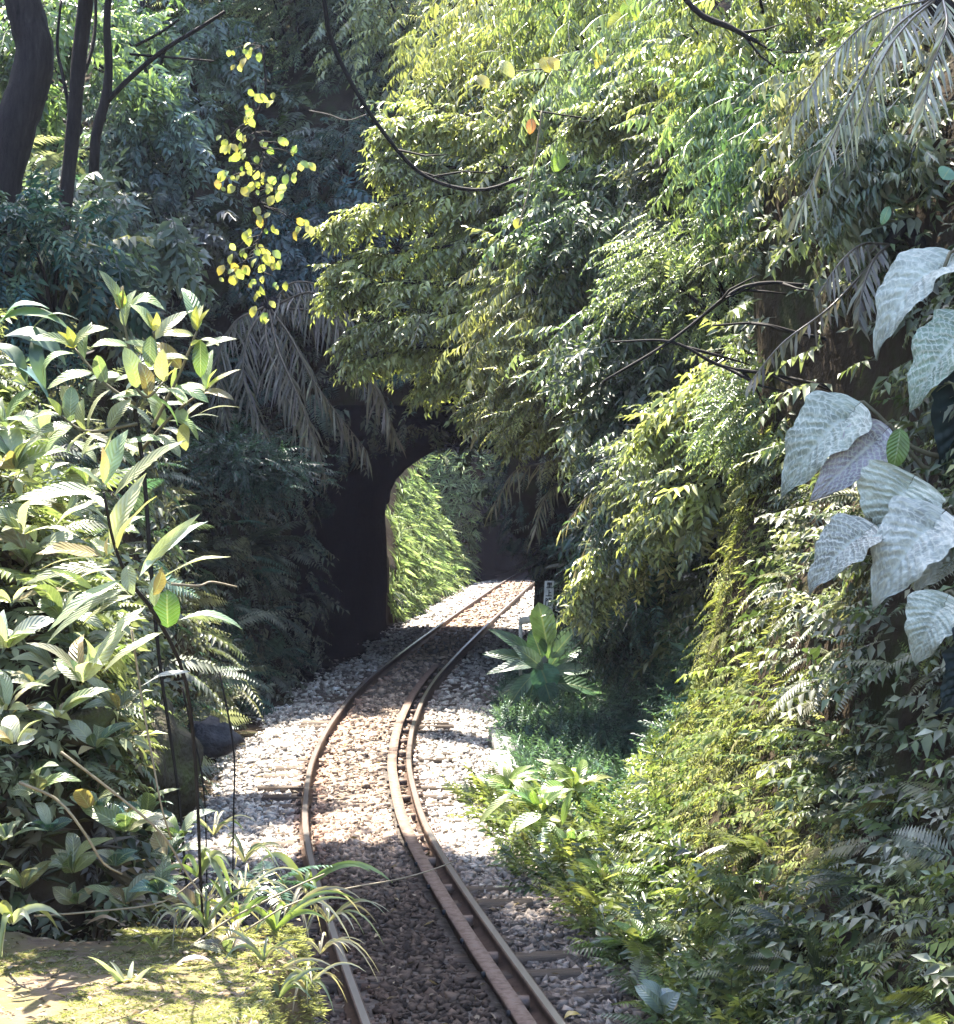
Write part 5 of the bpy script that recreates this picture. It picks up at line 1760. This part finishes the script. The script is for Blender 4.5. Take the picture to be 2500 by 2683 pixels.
# ------------------------------------------------------------------ giant pale leaves on the right
ele = empty("giant_leaf_plant", P(2500, 1700, 11.2), "plant with giant ribbed pale grey leaves at the right picture edge", "plant")
PALEB = (.38, .41, .34)
GREYB = (.26, .29, .26)
DARKB = (.03, .055, .055)
M['leaf_underside'] = leaf_mat("leaf_dark", 0.55, 0.05, 0.3)
heart_kw = dict(shape='heart', mat='leaf_big', nu=52, nv=25, quilt=.075, fold=.3, wave=.03)
for b, t, wd, c, nh in [
    ((2505, 660), (2300, 945), 190, PALEB, (-.5, -.9, .6)),
    ((2560, 830), (2390, 1085), 200, PALEB, (-.4, -.8, .7)),
    ((2260, 1060), (2050, 1310), 210, GREYB, (-.3, -.8, .6)),
    ((2330, 1120), (2120, 1320), 150, (.42, .43, .40), (.2, -.8, .7)),
    ((2400, 1250), (2290, 1430), 260, PALEB, (-.1, -.8, .7)),
    ((2290, 1370), (2120, 1560), 170, GREYB, (-.5, -.8, .6)),
    ((2480, 1340), (2290, 1600), 230, PALEB, (-.2, -.8, .7)),
    ((2560, 1370), (2400, 1560), 180, PALEB, (-.3, -.7, .8)),
    ((2490, 1560), (2400, 1745), 170, (.34, .37, .36), (-.4, -.9, .3)),
    ((2540, 930), (2460, 1260), 260, DARKB, (.3, -1, .1)),
    ((2560, 1650), (2450, 1870), 240, DARKB, (.2, -1, .1))]:
    heart_kw['mat'] = 'leaf_underside' if c is DARKB else 'leaf_big'
    EY = 12.4 - max(0, b[1] - 1100) / 1000 * 3.2
    px_leaf(ele, b, t, wd * .9, EY + random.uniform(-.25, .15), c, nh=np.array(nh) + np.array([random.gauss(0, .15), 0, random.gauss(0, .2)]), bow=random.uniform(.05, .28), **heart_kw)
    q = P(b[0], b[1], EY + .05)
    e = to_bank(q)
    V, T = tube(spline([q + 0.15 * (P(*t, EY + .05) - q), q + (.02, .08, .02), (q + e) / 2 + (0, 0, -.1), e], 10), [.012, .020], 5)
    mk("leaf_stalk", V, T, M['stem'], ele)
px_leaf(ele, (2360, 1120), (2340, 1230), 60, 12.2, (.09, .18, .03), shape='oval', nh=np.array([0, -1, .3]))
for i, (b, t, wd) in enumerate([((2490, 440), (2470, 470), 50), ((2330, 540), (2310, 590), 26)]):
    px_leaf(ele, b, t, wd, 12.8, (.12, .26, .18), shape='oval', nh=np.array([0, -1, .3]))

# ------------------------------------------------------------------ broad leaved plant, sign post and kerb by the tunnel
bn = empty("broad_leaf_plant", P(1420, 1760, 29), "rosette of broad upright green leaves in front of the white sign post", "plant")
TL = (.11, .20, .13)
for b, t, wd, c, nh, shp in [
    ((1438, 1725), (1411, 1578), 50, (.16, .30, .10), (.1, -1, .1), 'paddle'), ((1408, 1728), (1278, 1648), 30, TL, (-.2, -.7, .7), 'lance'),
    ((1390, 1735), (1262, 1714), 30, TL, (0, -.8, .7), 'lance'), ((1420, 1725), (1392, 1648), 40, (.07, .17, .11), (0, -1, .2), 'oval'),
    ((1445, 1725), (1532, 1628), 42, TL, (.2, -.8, .6), 'lance'), ((1412, 1738), (1440, 1815), 62, (.12, .27, .17), (0, -.9, .6), 'oval'),
    ((1405, 1745), (1272, 1768), 30, TL, (-.1, -.6, .8), 'lance'), ((1410, 1760), (1385, 1850), 36, (.07, .14, .09), (-.3, -.9, .3), 'lance'),
    ((1440, 1790), (1585, 1822), 44, (.08, .17, .10), (.1, -.7, .7), 'oval'), ((1455, 1735), (1530, 1700), 40, (.10, .22, .14), (.2, -.7, .7), 'lance'),
    ((1430, 1770), (1300, 1830), 34, (.06, .13, .09), (-.2, -.8, .6), 'lance'),
    ((1425, 1755), (1340, 1690), 34, TL, (-.2, -.8, .6), 'lance'), ((1440, 1750), (1500, 1660), 36, TL, (.2, -.9, .4), 'lance'), ((1440, 1765), (1560, 1760), 36, TL, (.1, -.7, .8), 'lance'),
    ((1420, 1770), (1450, 1870), 44, (.08, .18, .12), (.1, -.9, .5), 'oval'), ((1400, 1765), (1330, 1860), 38, (.07, .16, .11), (-.2, -.8, .6), 'oval')]:
    px_leaf(bn, b, t, wd * 1.3, 28.6 + random.uniform(-.15, .15), c, shape=shp, nh=np.array(nh), bow=.12, mat='leaf_gloss', nu=10)

sx = P(1434, 1600, 31.5)
sign = empty("sign_post", (sx[0], sx[1], -.15), "white sign post with black characters at the tunnel's near edge", "sign")
top = P(1440, 1522, 31.5)
tilt = .055


def tilt_pts(V):
    V = V.copy()
    V[:, 0] += (V[:, 2] - top[2]) * tilt
    return V


hgt = top[2] + .25
V, T = box(top[0], top[1], top[2] - hgt / 2, .155, .07, hgt)
mk("post", tilt_pts(V), T, M['white'], sign)


def stroke(x0, z0, x1, z1, wdt=.013):
    """one brush stroke on the face of the post, in metres from the top centre"""
    a, b = np.array([x0, z0]), np.array([x1, z1])
    d = (b - a) / (np.linalg.norm(b - a) + 1e-9)
    nv = np.array([-d[1], d[0]]) * wdt / 2
    q = [a - nv - d * .003, b - nv + d * .003, b + nv + d * .003, a + nv - d * .003]
    f = top[1] - .035
    V = np.array([[top[0] + u, f - .003, top[2] + v] for u, v in q] + [[top[0] + u, f + .001, top[2] + v] for u, v in q])
    T = np.array([(0, 1, 2), (0, 2, 3), (4, 6, 5), (4, 7, 6), (0, 4, 5), (0, 5, 1), (1, 5, 6), (1, 6, 2), (2, 6, 7), (2, 7, 3), (3, 7, 4), (3, 4, 0)])
    return tilt_pts(V), T


glyphs = [
    # first character: a dark box over two bars
    [(-.03, -.03, .035, -.03), (-.03, -.045, .035, -.045), (-.03, -.03, -.03, -.065), (.035, -.03, .035, -.065), (0, -.025, 0, -.11), (-.03, -.062, .035, -.062), (-.035, -.085, .04, -.085), (-.045, -.11, .048, -.11)],
    # second character
    [(0, -.15, 0, -.245), (0, -.19, .035, -.19), (-.048, -.245, .048, -.245)],
    # third character
    [(-.045, -.285, -.045, -.40), (-.045, -.285, -.012, -.30), (-.012, -.30, -.04, -.335), (.0, -.29, .045, -.29), (.02, -.28, .02, -.35), (-.005, -.32, .05, -.32), (.0, -.35, .045, -.35), (.0, -.35, .0, -.40), (.045, -.35, .045, -.40), (.0, -.40, .045, -.40)]]
for gl_ in glyphs:
    V, T = merge([stroke(*s) for s in gl_])
    mk("character", V, T, M['black'], sign)

wf = P(1366, 1700, 30.2)
frame_o = empty("white_marker", (wf[0], wf[1], -.15), "small white bracket shaped marker left of the broad leaved plant", "marker")
a = P(1364, 1622, 30.2)
V, T = box(a[0], a[1], (a[2] - .15) / 2, .055, .05, a[2] + .15)
mk("post", V, T, M['white'], frame_o)
b = P(1402, 1617, 30.2)
V, T = box((a[0] + b[0]) / 2 + .03, a[1] - .03, a[2] - .03, b[0] - a[0] + .10, .035, .11)
V[:, 2] += (V[:, 0] - a[0]) * .18
mk("arm", V, T, M['white'], frame_o)

kb = np.array([float(xc(23.5)) + 1.72, 23.5])
kerb = empty("concrete_kerb", (kb[0], kb[1], -.2), "whitish concrete kerb between the sunlit gravel and the dark ground cover", "kerb")
for i, (px, py, py2) in enumerate([(1322, 2030, 1965), (1312, 1962, 1905)]):
    A = 15500 * 1.0 / (py - 1300)
    B = 15500 * 1.0 / (py2 - 1300)
    yc = (A + B) / 2
    X = (px - 1250) / 5000 * yc
    V, T = box(X + .02, yc, -.13, .20, (B - A) * .97, .26, .07, .010)
    mk("kerb_stone", V, T, M['concrete'], kerb)

# ------------------------------------------------------------------ rocks, mound face, small things
def rock(name, label, c, r, mat, seed, sub=3, rough=.28, cat="rock"):
    import bmesh
    bm = bmesh.new()
    bmesh.ops.create_icosphere(bm, subdivisions=sub, radius=1.0)
    V = np.array([v.co[:] for v in bm.verts])
    T = np.array([[v.index for v in f.verts] for f in bm.faces])
    bm.free()
    k = 1 + rough * vnoise(*(V * 1.0 + seed * 7.3).T, .8, seed) + rough * .5 * vnoise(*(V + seed * 3.1).T, .35, seed + 1)
    V = V * k[:, None] * np.array(r)
    o = mk(name, V, T, M[mat], smooth=False)
    o.location = tuple(c)
    return tag(o, label, cat)


rock("low_rock", "low bluish grey rock at the left edge of the sunlit gravel", P(560, 1925, 20.5), (.26, .22, .17), 'rock', 3, 3, .55)
rock("boulder", "large dark mossy boulder overhanging the weeds at the left", P(390, 2030, 12.0), (.26, .5, .36), 'mossrock', 5, 4, .5)
rock("boulder", "small yellowish mossy rock under the pale leafy plant", P(210, 1905, 9.9), (.16, .2, .09), 'mossrock', 9, 3, .6)
rock("boulder", "low grey rock in the dark corner left of the tunnel", P(650, 1700, 33), (.35, .4, .3), 'rock', 12)


def fallen(label, px, py, Y, lpx, wpx, col, ang, flat=True):
    b = P(px, py, Y)
    d = np.array([math.cos(ang), math.sin(ang), .05])
    V, Q, uv = leaf_grid(b, b + d * lpx * Y / F_PX, wpx * Y / F_PX, np.array([0, -.2, 1]), 'lance', .25, .3, .05)
    o = mk("fallen_leaf", V, Q, M['leaf'], None, np.tile(np.array(col), (len(V), 1)), True, uv)
    centre_origin(o)
    return tag(o, label, "leaf", "fallen leaves")


fallen("yellow fallen leaf on the last sleeper end at the bottom edge", 1478, 2668, 11.55, 48, 26, (.6, .42, .06), .25)
fallen("big pale fallen leaf on the moss at the ledge's right end", 455, 2535, 8.4, 110, 26, (.55, .48, .36), 0.1)
fallen("curled whitish fallen leaf near the bottom edge of the ledge", 380, 2680, 7.9, 70, 34, (.62, .60, .5), 1.0)
fallen("brown fallen leaf at the back of the mossy ledge", 225, 2425, 9.0, 90, 24, (.36, .25, .16), .1)
fallen("pale round fallen leaf on the moss", 560, 2510, 8.6, 36, 30, (.6, .58, .48), .5)

pl = empty("pale_leaf_plant", P(1400, 2180, 18.0), "plant with glaring white leaves over the edge of the sunlit gravel", "plant")
for b, t, wd, c in [((1420, 2135), (1330, 2185), 46, (.55, .58, .48)), ((1455, 2160), (1420, 2185), 34, (.6, .62, .5)), ((1440, 2195), (1400, 2205), 34, (.6, .62, .52)),
                    ((1555, 2180), (1510, 2210), 30, (.6, .62, .5)), ((1350, 2075), (1255, 2160), 26, (.4, .45, .2)), ((1480, 2060), (1410, 2075), 44, (.14, .30, .04)),
                    ((1475, 2160), (1500, 2070), 22, (.25, .35, .06)), ((1470, 2150), (1440, 2145), 24, (.4, .45, .2)), ((1430, 2240), (1340, 2275), 50, (.14, .28, .05))]:
    px_leaf(pl, b, t, wd, 17.4, c, shape='oval', nh=np.array([-.2, -.6, .8]))
wl_ = rosette("grey_leaf_plant", "grey green rounded leaf plant at the bottom edge of the right bank", (1740, 2660), 11.6, 5, 110, 60, [(.30, .34, .28), (.12, .22, .08)], 'oval', .8)


# ------------------------------------------------------------------ moist air
hv, ht = box(0, 44, 12.5, 42, 96, 28)
m_h, n_h, out_h = new_mat("moist_air")
pv = node(n_h, "ShaderNodeVolumePrincipled")
pv.inputs["Color"].default_value = (.68, .72, 1.0, 1)
pv.inputs["Density"].default_value = 0.0003
pv.inputs["Anisotropy"].default_value = 0.2
n_h.links.new(pv.outputs[0], out_h.inputs["Volume"])
hz = mk("haze", hv, ht, m_h)
tag(hz, "thin bluish moist air between the camera and the tunnel", "haze", kind="stuff")
SC.cycles.volume_max_steps = 64
